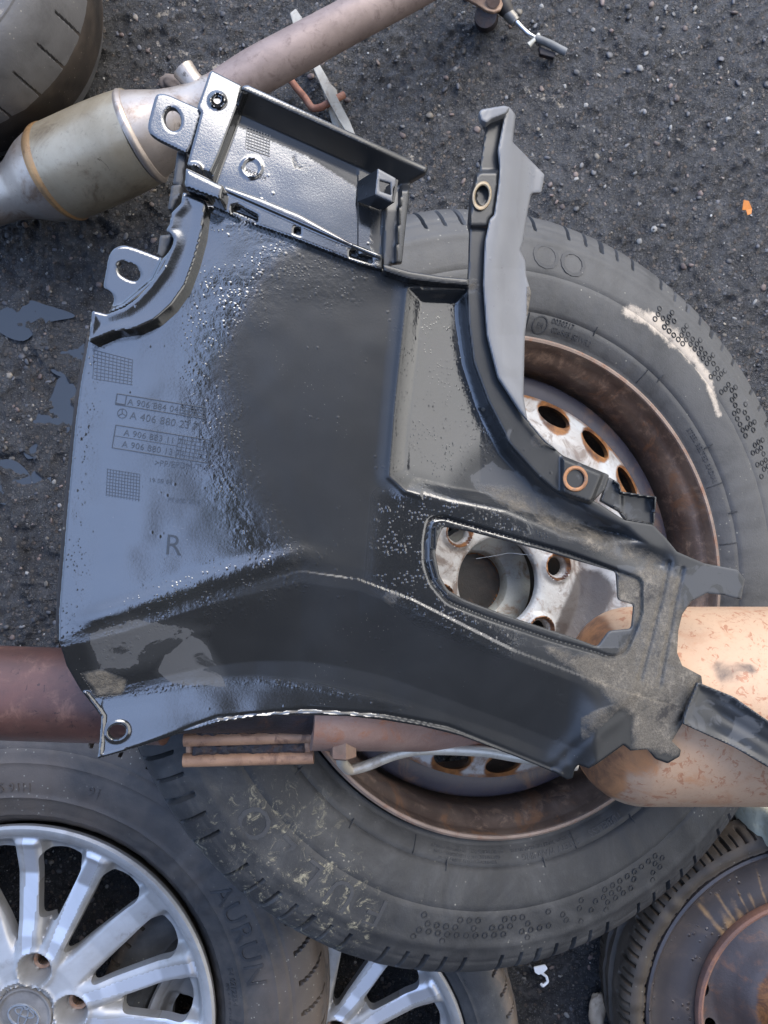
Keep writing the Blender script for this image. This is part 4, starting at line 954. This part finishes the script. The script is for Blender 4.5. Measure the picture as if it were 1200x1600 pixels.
def wetf(X, Y):
    s = lambda p, a, b: sst(sdf(X, Y, p), a, b)
    v = .97 * s(WETP, -85, 95)
    v = np.maximum(v, .95 * s(FLG, -8, 14)); v = np.maximum(v, .74 * s(FAC, -30, 30)); v = np.maximum(v, .72 * s(OPN, -34, 16))
    v = np.where(sdf(X, Y, DRK) > 0, np.minimum(v, .15), v)
    return v
MUD = [(930, 930), (1010, 880), (1060, 900), (1075, 1000), (1095, 1060), (1065, 1120), (1065, 1180), (990, 1168), (985, 1120), (940, 1080), (850, 1010), (880, 1015), (960, 1030), (1000, 980)]
DST = [(740, 760), (830, 760), (900, 800), (1000, 850), (1050, 880), (1000, 890), (890, 850), (800, 800)]
BLM = [(125, 1050), (160, 1045), (200, 1060), (190, 1085), (150, 1090)]
def dirtf(X, Y):
    s = lambda p, a, b: sst(sdf(X, Y, p), a, b)
    v = .85 * s(MUD, -22, 14); v = np.maximum(v, .60 * s(DST, -22, 14)); v = np.maximum(v, .72 * s(BLM, -10, 8))
    v = np.maximum(v, .62 * s([(905, 1120), (950, 1100), (990, 1090), (930, 1150), (905, 1165)], -4, 5))
    v = np.maximum(v, .5 * (1 - sst(np.hypot((X - 612), (Y - 935) * 1.3), 8, 34)))
    for cx, cy, r_ in ((741, 446, 12), (843, 690, 20), (818, 673, 10), (755, 640, 6)): v = np.maximum(v, .62 * (1 - sst(np.hypot(X - cx, Y - cy), r_ * .3, r_)))
    return v
def filmf(X, Y):
    s = lambda p, a, b: sst(sdf(X, Y, p), a, b)
    v = .62 * s([(255, 1020), (300, 990), (320, 1000), (350, 1050), (355, 1075), (270, 1070), (245, 1050)], -10, 8)
    v = np.maximum(v, .60 * s([(720, 740), (770, 715), (860, 760), (1000, 830), (900, 830), (800, 800), (745, 775)], -10, 16))
    v = np.maximum(v, .56 * s([(130, 990), (200, 960), (330, 980), (240, 1040), (150, 1060)], -10, 14))
    v = np.maximum(v, .55 * s([(930, 930), (995, 935), (995, 1015), (930, 1015)], -4, 4)); v = np.maximum(v, .36 * sst(X, 640, 820) * (1 - sst(Y, poly_y(X, L1) - 20, poly_y(X, L1) + 20)))
    return np.maximum(v, .60 * s([(960, 880), (1160, 880), (1160, 940), (1060, 960), (1060, 1070), (1000, 1080)], -10, 10))
BL_ = [(748, 176), (759, 199), (755, 227), (749, 268), (743, 269), (735, 304), (731, 350), (734, 359), (732, 420), (730, 445), (732, 503), (740, 566), (763, 628), (797, 695), (838, 741), (867, 766), (885, 776), (922, 789)]
BR_ = [(945, 765), (952, 742), (930, 733), (880, 712), (851, 688), (813, 641), (780, 587), (763, 524), (757, 445), (758, 420), (760, 376), (767, 343), (774, 338), (781, 290), (783, 262), (780, 233), (791, 166)]
ARM = BL_ + BR_
def filmwet(X, Y):                       # the whole inner skin is wet except where it is caked, wiped or dusty
    return np.clip(.95 - .75 * sst(X, 700, 900) * (Y < 1010) - .35 * sst(X, 560, 900) * (Y >= 1010), 0, 1) * (sdf(X, Y, BLM) < 0)
def satin(X, Y):                         # the middle has drained and dried to a satin skin, the left and the flange are still running wet
    lim = np.interp(Y, [300, 420, 560, 700, 800, 880, 960, 1060, 1200], [560, 420, 330, 345, 390, 440, 300, 300, 620])
    return sst(X + 46 * (fbm(X, Y, 45, 3) - .5) - lim, -22, 34) * (1 - .95 * sst(sdf(X, Y, OPN), -30, 14)) * (1 - .75 * sst(sdf(X, Y, FAC), -10, 30)) * (1 - .8 * sst(sdf(X, Y, FLG), -6, 10))
AT = {'satin': satin, 'wet': filmwet, 'bead': wetf, 'dirt': dirtf, 'film': filmf}
L1 = [(80, 1010), (110, 1000), (200, 975), (330, 930), (470, 892), (560, 905), (640, 935), (700, 965), (800, 1015), (880, 1045), (960, 1075), (1100, 1120)]
L2 = [(80, 1095), (160, 1098), (250, 1082), (330, 1068), (400, 1063), (500, 1071), (600, 1091), (700, 1124), (800, 1158), (880, 1192), (960, 1215), (1100, 1230)]
PK = [(640, 452), (733, 452), (735, 500), (745, 565), (767, 630), (800, 695), (845, 745), (900, 790), (980, 822), (1010, 850), (940, 850), (880, 838), (790, 800), (700, 782), (636, 764), (612, 742), (620, 640)]
OF = rnd([(664, 845), (670, 812), (690, 806), (885, 862), (1003, 905), (1003, 960), (978, 1022), (955, 1029), (930, 1020), (860, 1000), (760, 966), (700, 942), (674, 912), (664, 880)], 10, 4)
OH = rnd([(692, 823), (735, 831), (843, 859), (890, 873), (963, 894), (966, 938), (991, 945), (987, 983), (952, 986), (934, 1011), (900, 998), (786, 960), (725, 937), (700, 922), (687, 900), (680, 865), (684, 843)], 5, 3)
SH = [(142, 515), (126, 600), (118, 660), (105, 800), (92, 960), (92, 1000), (104, 1040), (126, 1078), (148, 1106), (158, 1120), (156, 1150), (152, 1186), (215, 1168), (280, 1146), (340, 1130), (400, 1120), (470, 1117), (540, 1119), (600, 1125), (660, 1135), (720, 1150), (800, 1180), (866, 1207), (886, 1218), (895, 1216), (898, 1201), (904, 1195), (920, 1201), (935, 1192), (974, 1164), (985, 1173), (1012, 1171), (1024, 1186), (1043, 1193), (1062, 1182), (1064, 1172), (1050, 1158), (1068, 1128), (1085, 1110), (1098, 1075), (1096, 1056), (1066, 1040), (1058, 1020), (1060, 985), (1066, 960), (1080, 940), (1104, 927), (1130, 930), (1158, 937), (1164, 905), (1152, 890), (1100, 880), (1058, 862), (1040, 840), (1020, 820), (975, 812), (935, 786), (880, 762), (830, 716), (785, 640), (755, 560), (742, 480), (740, 446), (700, 441), (640, 434), (600, 419), (350, 322), (315, 320), (300, 420), (270, 470), (235, 500), (190, 518)]
def shell_h(X, Y, sd):
    a = poly_y(X, L1); b = poly_y(X, L2); t = (Y - a) / (b - a)
    dep = 13 - 4 * sst(X, 800, 1000)
    t2 = np.clip(t, -.3, 1.3); sm = np.where(t2 < .12, 0, 0) + np.interp(t2, [-.3, -.1, .1, .8, .95, 1.1, 1.3], [0, .02, .10, .93, 1.0, 1.0, .96])
    h = -dep * sm * (1 - sst(X, 885, 935))
    # crease where the flat plate starts to roll down
    h = h + 1.6 * np.exp(-((Y - (a - 26)) / 16.0) ** 2) * (1 - sst(X, 430, 560)) * sst(X, 100, 160)
    sp = sdf(X, Y, PK)
    h = h - 5 * sst(sp, -4, 24) - 8.5 * np.clip((X - 640) / 110, 0, 1) * sst(sp, 0, 26)
    h = h + 1.2 * np.exp(-((sp + 4) / 5.0) ** 2) * (X < 660)
    # gentle hollow of the wide left plate
    h = h - 1.2 * sst(X, 360, 640) * (1 - sst(sp, -30, 0)) * (Y < a) * sst(Y, 380, 480)
    so = sdf(X, Y, OF); h = h - 3.0 * sst(so, -3, 3) - 1.6 * np.exp(-((so - 1) / 2.6) ** 2)
    h = h + .8 * np.exp(-((sd - 3) / 3.0) ** 2) * (Y > 1080) * (X < 880)       # lip along the lower flange
    d = line_dist(X, Y, [(200, 1172), (340, 1122), (480, 1108), (600, 1116), (700, 1135), (860, 1200)]); h = h - 1.3 * np.exp(-(d / 3.0) ** 2)
    for g, w_, dp in (([(1045, 880), (1035, 930), (1000, 1062)], 3.5, 2.2), ([(1066, 890), (1055, 940), (1030, 1070)], 3.5, 2.2), ([(1000, 1090), (940, 1130), (866, 1200)], 9, 1.0), ([(1098, 1058), (1080, 1100), (1060, 1130)], 4, 2.0)):
        h = h - dp * np.exp(-(line_dist(X, Y, g) / w_) ** 2)
    h = h + 3.0 * np.exp(-(line_dist(X, Y, [(985, 1085), (925, 1140), (885, 1190)]) / 22) ** 2)
    h = h - 5 * np.exp(-(line_dist(X, Y, [(900, 800), (960, 850), (1030, 880)]) / 16) ** 2)
    return h + .35 * (fbm(X, Y, 60, 2) - .5) - .9 * np.clip(dirtf(X, Y) - .5, 0, 1) * 0 + 1.2 * np.clip(dirtf(X, Y) - .45, 0, 1) * fbm(X, Y, 9, 4)
SHELL = sheet('shell', pm, SH, M_PL, TR, shell_h, holes=[OH, circ(183, 1143, 14, 11, 20, -20)], step=1.9, thick=2.6, bev=3, bevh=.7, attrs=AT, smooth=50, u=.001)

def cst(v): return lambda X, Y: v + 0 * X
AW = {'wet': cst(1.02), 'dirt': cst(.0), 'film': cst(.0)}            # fully wet pieces
AD = {'wet': cst(.04), 'dirt': cst(.20), 'film': cst(.40)}          # dry greyed pieces
def boxwet(X, Y):
    v = .97 - .62 * sst(X, 560, 590) * (Y > 300) - .42 * np.exp(-(np.hypot(X - 470, Y - 255) / 38) ** 2)
    v = np.where(sdf(X, Y, DRK) > 0, .08, v); return np.where((X > 600) & (Y > 300), .1, v)
AB_ = {'wet': boxwet, 'satin': lambda X, Y: .9 * (sdf(X, Y, DRK) > -4) + .25 * sst(X, 380, 560), 'dirt': cst(0), 'film': lambda X, Y: .42 * ((X > 600) & (Y > 300))}
def piece(name, poly, h, thick, hf=None, holes=(), mat=M_PL, r=4, step=2.6, bev=3, bevh=.9, parent=TR, at=AT):
    return sheet(name, pm, rnd(poly, r, 3) if r else poly, mat, parent, (lambda X, Y, s: h + hf(X, Y, s)) if hf else (lambda X, Y, s: h + 0 * X), holes=holes, step=step, thick=thick, bev=bev, bevh=bevh, attrs=at, smooth=45, u=.001)
CF = [(286, 300), (283, 318), (268, 333), (265, 351), (259, 360), (268, 368), (272, 373), (270, 382), (254, 417), (232, 447), (213, 467), (195, 480), (167, 491), (144, 485), (138, 536), (148, 531), (177, 519), (213, 514), (243, 500), (268, 478), (290, 447), (305, 406), (316, 364), (322, 315)]
piece('curved_flange', CF, 15, 15, lambda X, Y, s: -.5 * sst(s, 0, 20), r=3, at=AW)
piece('edge_lip', [(137, 520), (142, 532), (126, 640), (110, 800), (98, 960), (92, 1000), (87, 975), (91, 900), (103, 760), (117, 620)], -9, 8, mat=M_TYRE4, r=2, at={})
piece('side_rib', [(266, 309), (284, 300), (270, 330), (262, 326)], 5, 10, r=1, at={'dirt': lambda X, Y: .42 + 0 * X, 'wet': lambda X, Y: 0 * X, 'film': lambda X, Y: .5 + 0 * X}); piece('side_rib', [(250, 368), (268, 366), (270, 376), (254, 404), (246, 398)], 5, 10, r=1, at={'dirt': lambda X, Y: .42 + 0 * X, 'wet': lambda X, Y: 0 * X, 'film': lambda X, Y: .5 + 0 * X})
piece('side_rib', [(277, 236), (292, 240), (285, 290), (270, 288)], -2, 12, r=1, at={'dirt': lambda X, Y: .42 + 0 * X, 'wet': lambda X, Y: 0 * X, 'film': lambda X, Y: .5 + 0 * X}); piece('side_rib', [(268, 290), (284, 286), (280, 322), (262, 328)], -2, 12, r=1, at={'dirt': lambda X, Y: .42 + 0 * X, 'wet': lambda X, Y: 0 * X, 'film': lambda X, Y: .5 + 0 * X})
piece('mounting_tab', [(161, 450), (167, 417), (170, 399), (180, 386), (195, 383), (213, 388), (255, 404), (262, 396), (270, 384), (261, 410), (243, 439), (217, 465), (195, 480), (168, 491), (177, 474), (179, 465), (173, 458)], 11, 3,
      lambda X, Y, s: 3 * sst(line_dist(X, Y, [(270, 384), (243, 439), (195, 480), (168, 491)]), 9, 3), holes=[rnd([(184, 412), (196, 409), (214, 416), (221, 430), (214, 440), (200, 437), (186, 428)], 7, 4)], r=7, at=AW)
piece('mounting_tab', [(244, 146), (260, 147), (312, 170), (316, 173), (300, 228), (293, 241), (245, 218), (232, 208), (231, 195), (237, 170)], 4, 3, holes=[circ(270, 187, 12.5, 18, 28, -14)], r=9, at={'wet': cst(1.0), 'dirt': cst(.22), 'film': cst(.30)})
piece('corner_strip', [(331, 110), (378, 134), (371, 166), (344, 238), (330, 270), (292, 258), (307, 203), (314, 176), (308, 168), (327, 114)], 7, 12,
      lambda X, Y, s: 2.2 * np.exp(-((np.hypot(X - 340, Y - 156) - 11) / 2.2) ** 2) - 1.5 * (np.hypot(X - 340, Y - 156) < 9) + 2.2 * np.exp(-((np.hypot(X - 303, Y - 268) - 11) / 2.2) ** 2), r=2, step=1.8, at=AW)
def box_h(X, Y, s):
    # distance below the top rim
    d = ((Y - 135) * 283 - (X - 386) * 128) / math.hypot(283, 128)
    h = np.interp(d, [-5, 7, 9, 44, 56], [15, 15, 14, 0, -1.0]) * (1 - .35 * sst(X, 560, 660))
    h = np.where(X > 560, np.maximum(h, 0), h)
    e = (X - (634 - (Y - 285) * .075))                        # right lip
    h = h + 9 * sst(e, -10, -5) * sst(Y, 286, 300)
    h = h + 3.0 * sst(X - (601 - (Y - 320) * .04), -4, 3) * sst(Y, 300, 330) * (e < -5)
    dl = ((X - 378) * 133 + (Y - 134) * 49) / math.hypot(133, 49)     # left wall
    h = h + 5 * (1 - sst(dl, 6, 15)) * (d > 10)
    return h + .8 * np.exp(-((np.hypot(X - 393, Y - 262) - 15) / 1.8) ** 2)
piece('upper_box', [(379, 134), (388, 133), (669, 262), (664, 271), (641, 284), (628, 410), (612, 412), (600, 420), (560, 408), (340, 322), (329, 267), (343, 237), (370, 165)], -2, 4, box_h, r=2, step=2.2, at=AB_)
piece('block', [(290, 262), (350, 291), (346, 314), (288, 292)], 24, 16, r=3, bev=5, bevh=1.6, at=AW)
HL = [[(362, 322), (372, 320), (403, 337), (402, 349), (380, 343), (362, 332)], [(460, 355), (470, 357), (469, 368), (459, 364)], [(546, 391), (555, 390), (560, 397), (581, 402), (582, 412), (546, 401)]]
piece('ledge', [(350, 290), (410, 311), (470, 336), (545, 378), (597, 398), (597, 422), (560, 412), (535, 402), (460, 373), (395, 350), (332, 323), (338, 312), (346, 312)], 7, 11,
      lambda X, Y, s: -1.2 * sst(((Y - 290) * 247 - (X - 350) * 108) / 270, 4, 10), holes=HL, r=2, step=2.0, at={'wet': lambda X, Y: .86 - .3 * sst(X, 450, 560), 'dirt': cst(.05), 'film': cst(.15)})
piece('rear_lip', [(598, 412), (640, 424), (690, 432), (733, 436), (733, 446), (690, 443), (640, 437), (600, 424)], 11, 9, r=2, step=2)
piece('clip_bracket', [(590, 263), (619, 279), (618, 289), (614, 294), (613, 316), (586, 304)], 26, 2.2, holes=[[(593, 281), (610, 286), (611, 305), (594, 299)]], r=2, step=1.5, bev=2, bevh=.5, mat=M_PLG)
def wall3(name, pts, mat, parent=TR):     # thin wall: list of (px,py,h) top, then bottom (px,py,h)
    n = len(pts) // 2; V = [pm(np.float64(a), np.float64(b), np.float64(c)) for a, b, c in pts]
    V = np.array(V, float); nn = np.cross(V[1] - V[0], V[n] - V[0]); nn /= np.linalg.norm(nn); V2 = V + nn * .0015
    m_ = len(V); Fc = [[i, i + 1, n + i + 1, n + i] for i in range(n - 1)]; F2 = [[a + m_ for a in f[::-1]] for f in Fc]
    rim = [list(range(n)) + [n + i for i in range(n)][::-1]]; rm = rim[0]; F3 = [[rm[i], rm[(i + 1) % len(rm)], rm[(i + 1) % len(rm)] + m_, rm[i] + m_] for i in range(len(rm))]
    return mesh(name, np.concatenate([V, V2]), Fc + F2 + F3, mat, parent, 20)
wall3('clip_wall', [(586, 304, 25), (613, 315, 25), (558, 315, 0), (594, 328, 0)], M_PL)
wall3('clip_wall', [(590, 264, 25), (586, 304, 25), (560, 283, 0), (558, 315, 0)], M_PL)
wall3('clip_wall', [(619, 280, 25), (613, 315, 25), (603, 292, 0), (596, 327, 0)], M_PL)

def band_h(X, Y, s):
    h = 1.6 * np.exp(-((s - 2) / 3.0) ** 2) * 0
    bx = sst(Y, 264, 272) * (1 - sst(Y, 350, 360)); h = h + 4 * bx * sst(s, 0, 5)
    h = h - 4.0 * (1 - sst(np.hypot((X - 753) / 11, (Y - 306) / 19), .8, 1.0))
    b2 = sst(X, 874, 882) * (1 - sst(X + (Y - 740) * .4, 938, 946)); h = h + 5 * b2 * sst(s, 0, 6)
    return h
piece('arm_channel', ARM, 3, 6, band_h, r=3, step=2.2, at={'wet': cst(0), 'dirt': lambda X, Y: .14 + .5 * np.maximum(1 - sst(np.hypot(X - 741, Y - 446), 4, 16), 1 - sst(np.hypot(X - 843, Y - 690), 5, 22)), 'film': cst(.36)})
FACE = [(791, 166), (796, 167), (806, 180), (801, 222), (851, 273), (846, 301), (830, 303), (825, 329), (818, 376), (813, 392), (821, 408), (822, 430), (830, 457), (823, 500), (820, 524), (818, 620), (824, 655), (851, 686), (880, 711), (851, 690), (813, 644), (778, 590), (761, 524), (755, 445), (756, 420), (758, 376), (765, 343), (772, 336), (779, 290), (781, 262), (778, 233)]
ATF = {'wet': lambda X, Y: .0 * X, 'dirt': lambda X, Y: .17 + .55 * (np.hypot(X - 825, Y - 470) < 24) * (X > 822), 'film': lambda X, Y: .36 + .10 * (line_dist(X, Y, [(800, 222), (790, 330), (806, 440), (800, 560)]) < 16)}
piece('arm_wall', FACE, 10, 2.5, lambda X, Y, s: -14 * sst(X - np.interp(Y, [166, 233, 340, 420, 524, 590, 690], [791, 779, 770, 757, 762, 778, 845]), 3, 62), mat=M_PLG, r=2, step=2.2, bev=3, bevh=1.0, at=ATF)
piece('arm_hook', [(748, 176), (752, 171), (788, 165), (797, 168), (791, 177), (784, 180), (768, 186), (760, 193), (752, 188)], 15, 6, r=2, step=1.8, mat=M_PLG, at={'dirt': lambda X, Y: .3 + 0 * X, 'wet': lambda X, Y: 0 * X, 'film': lambda X, Y: .5 + 0 * X})
piece('rear_clip', [(951, 745), (968, 755), (971, 768), (1026, 776), (1022, 822), (977, 813), (968, 800), (938, 783)], -4, 4, lambda X, Y, s: 5 * sst(s, 5, 2) * (Y < 800) * (X > 960) - 3.0 * sst(X, 968, 976) * (s > 3), r=2, step=1.8, at={'wet': cst(.1), 'dirt': cst(.22), 'film': cst(.47)})
piece('tail_strip', [(1090, 1066), (1147, 1089), (1200, 1126), (1300, 1190), (1300, 1262), (1200, 1199), (1147, 1168), (1066, 1131), (1074, 1105)], 9, 3,
      lambda X, Y, s: 3.0 * np.exp(-(s / 7) ** 2) + 12 * sst(X, 1100, 1220) - 2.0 * np.exp(-(line_dist(X, Y, [(1100, 1100), (1200, 1160), (1300, 1225)]) / 9) ** 2) * sst(X, 1090, 1130), r=3, at={'wet': cst(.30), 'dirt': cst(.20), 'film': cst(.46)})
# grommets
M_GR1 = mat_rust('old_brass_sleeve', (.22, .19, .14), (.30, .24, .16), (.28, .16, .07), (.35, .6), .4, 150)
M_GR2 = mat_rust('orange_rust_sleeve', (.34, .16, .07), (.25, .12, .06), (.16, .12, .09), (.55, .8), .1, 150)
def grommet(name, cx, cy, rx, ry, rot, h, mat, inner=None):
    V = []; n = 48; sec = [(1.0, -5), (1.02, -.5), (.96, .9), (.84, 1.2), (.74, .7), (.70, -1.0), (.66, -9)]
    for s_, dh in sec:
        for x_, y_ in circ(cx, cy, rx * s_, ry * s_, n, rot): V.append(pm(np.float64(x_), np.float64(y_), np.float64(h + dh)))
    Fc = [[g * n + q, g * n + (q + 1) % n, (g + 1) * n + (q + 1) % n, (g + 1) * n + q] for g in range(len(sec) - 1) for q in range(n)]
    o = mesh(name, V, Fc, mat, TR, 40)
    if inner: piece('plug', circ(cx, cy, rx * .72, ry * .72, 24), h - 3.0, 2, lambda X, Y, s: 1.2 * fbm(X, Y, 6, 3), mat=inner, r=0, step=1.6, at={}, parent=TR)
    return o
grommet('grommet', 753, 306, 15, 23, 10, 8.0, M_GR1); grommet('grommet', 899, 748, 19.5, 20, 0, 9.0, M_GR2, mat_rust('brown_crust', (.20, .15, .12), (.30, .26, .21), (.12, .07, .05), (.6, .9), 0, 150, bumpd=.002))

# embossed lines, part numbers and marks
M_LETP = NT('black_moulded_lettering'); M_LETP = M_LETP.out((.012, .014, .017), M_LETP.mixf(M_LETP.attr('wet'), .6, .25), 0, None, M_LETP.mixf(M_LETP.attr('wet'), .1, .8))
def pxbar(L, a, b, wd, hh, z0=0.0):
    a = np.array(a, float); b = np.array(b, float); d = b - a; d /= np.hypot(*d) + 1e-9; n_ = np.array([-d[1], d[0]]) * wd / 2
    i = len(L[0])
    for q, hz in ((a + n_, -.4), (b + n_, -.4), (b - n_, -.4), (a - n_, -.4), (a + n_ * .6, hh), (b + n_ * .6, hh), (b - n_ * .6, hh), (a - n_ * .6, hh)):
        L[0].append((q[0], q[1], hz))
    L[1].extend([[i + 4, i + 5, i + 6, i + 7], [i, i + 1, i + 5, i + 4], [i + 1, i + 2, i + 6, i + 5], [i + 2, i + 3, i + 7, i + 6], [i + 3, i, i + 4, i + 7]])
def emit(name, L, base=None):
    v = np.array(L[0], float); hb = base(v[:, 0], v[:, 1], np.full(len(v), 50.)) if base else 0
    return mesh(name, np.stack(pm(v[:, 0], v[:, 1], v[:, 2] + hb), 1), L[1], M_LETP, SHELL, 30, {'wet': np.where(v[:, 2] > 0, .95, 0)})
def rectl(L, c, wd=2.0, hh=.8):
    c = list(c)
    for a, b in zip(c, c[1:] + c[:1]): pxbar(L, a, b, wd, hh)
def pxtext(name, s, x0, y0, size, slope, hh=.75, base=shell_h, spacing=1.05):
    V, Fc = text_mesh(s, size, hh, 0, spacing)
    if not len(V): return
    c, q = math.cos(slope), math.sin(slope)
    X_ = x0 + V[:, 0] * c + V[:, 1] * q; Y_ = y0 + V[:, 0] * q - V[:, 1] * c
    hb = base(X_, Y_, np.full(len(V), 50.)) if base else 0
    return mesh(name, np.stack(pm(X_, Y_, V[:, 2] + hb), 1), [f[::-1] for f in Fc], M_LETP, SHELL, 25, {'wet': np.where(V[:, 2] > 0, .95, 0)})
sl = math.atan2(23, 142)
L = ([], [])
def uv(o, u_, v_, s_=sl): return (o[0] + u_ * math.cos(s_) - v_ * math.sin(s_), o[1] + u_ * math.sin(s_) + v_ * math.cos(s_))
o1 = (183, 615)
rectl(L, [uv(o1, 0, 0), uv(o1, 141, 0), uv(o1, 141, 17), uv(o1, 0, 17)]); rectl(L, [uv(o1, 0, 0), uv(o1, 15, 0), uv(o1, 15, 15), uv(o1, 0, 15)])
for k in range(6): pxbar(L, uv(o1, 102 + k * 7, -3), uv(o1, 102 + k * 7, 17), 1.4, .5)
for k in range(3): pxbar(L, uv(o1, 100, 4 + k * 5), uv(o1, 141, 4 + k * 5), 1.4, .5)
o2 = (181, 664)
rectl(L, [uv(o2, 0, 0), uv(o2, 151, 0), uv(o2, 151, 36), uv(o2, 0, 36)]); pxbar(L, uv(o2, 0, 17), uv(o2, 100, 17), 1.5, .5)
for k in range(8): pxbar(L, uv(o2, 100 + k * 7, 0), uv(o2, 100 + k * 7, 36), 1.4, .5)
for k in range(7): pxbar(L, uv(o2, 100, k * 6), uv(o2, 151, k * 6), 1.4, .5)
emit('moulded_table', L, shell_h)
L = ([], [])
for k in range(11): pxbar(L, (147 + k * 6, 546 + k * 1.6), (145 + k * 6, 592 + k * 1.0), 1.3, .45)
for k in range(9): pxbar(L, (147, 547 + k * 5.6), (207, 562 + k * 4.9), 1.3, .45)
emit('moulded_grid', L, shell_h)
L = ([], [])
for k in range(12): pxbar(L, (168 + k * 4.6, 732 + k * .8), (166 + k * 4.6, 775 + k * .8), 1.4, .5)
for k in range(9): pxbar(L, (167, 733 + k * 5), (219, 741 + k * 5), 1.4, .5)
emit('moulded_grid', L, shell_h)
pxtext('part_number', 'A 906 884 04 21', *uv(o1, 18, 14), 14, sl); pxtext('part_number', 'A 406 880 23 71', 202, 654, 16.5, math.atan2(14, 78) * .95, .7)
pxtext('part_number', 'A 906 883 11 71', *uv(o2, 14, 14), 14, sl); pxtext('part_number', 'A 906 880 13 71', *uv(o2, 14, 32), 14, sl)
pxtext('part_number', '>PP/EPDM-T15<', 241, 727, 13, .1); pxtext('part_number', '19 08 04', 232, 753, 10, .1); pxtext('part_number', 'PP-MD 20 E', 262, 784, 10, .08)
pxtext('side_letter', 'R', 256, 866, 46, .08, .8, spacing=1.0)
L = ([], []); ce = (191, 646)
cc = circ(*ce, 7.2, 7.2, 24)
for a, b in zip(cc, cc[1:] + cc[:1]): pxbar(L, a, b, 1.6, .6)
for k in range(3): a = R(90 + 120 * k); pxbar(L, ce, (ce[0] + 6.5 * math.cos(a), ce[1] - 6.5 * math.sin(a)), 1.8, .6)
emit('round_emblem', L, shell_h)
bh = lambda X, Y, s: -2 + box_h(X, Y, s)
L = ([], [])
for k in range(9): pxbar(L, (386 + k * 4.5, 198 + k * 1.6), (383 + k * 4.5, 232 + k * 1.6), 1.3, .45)
for k in range(8): pxbar(L, (385, 199 + k * 4.6), (422, 212 + k * 4.6), 1.3, .45)
emit('moulded_grid', L, bh)
pxtext('part_number', 'PP/EPDM', 382, 268, 9, .4, .5, bh)
for q in [[(673, 826), (681, 823), (680, 858), (672, 856)], [(668, 877), (676, 875), (684, 904), (675, 905)]]:
    L = ([], []); rectl(L, q, 2.6, 1.2); emit('frame_slot', L, shell_h)
bpy.context.view_layer.update()
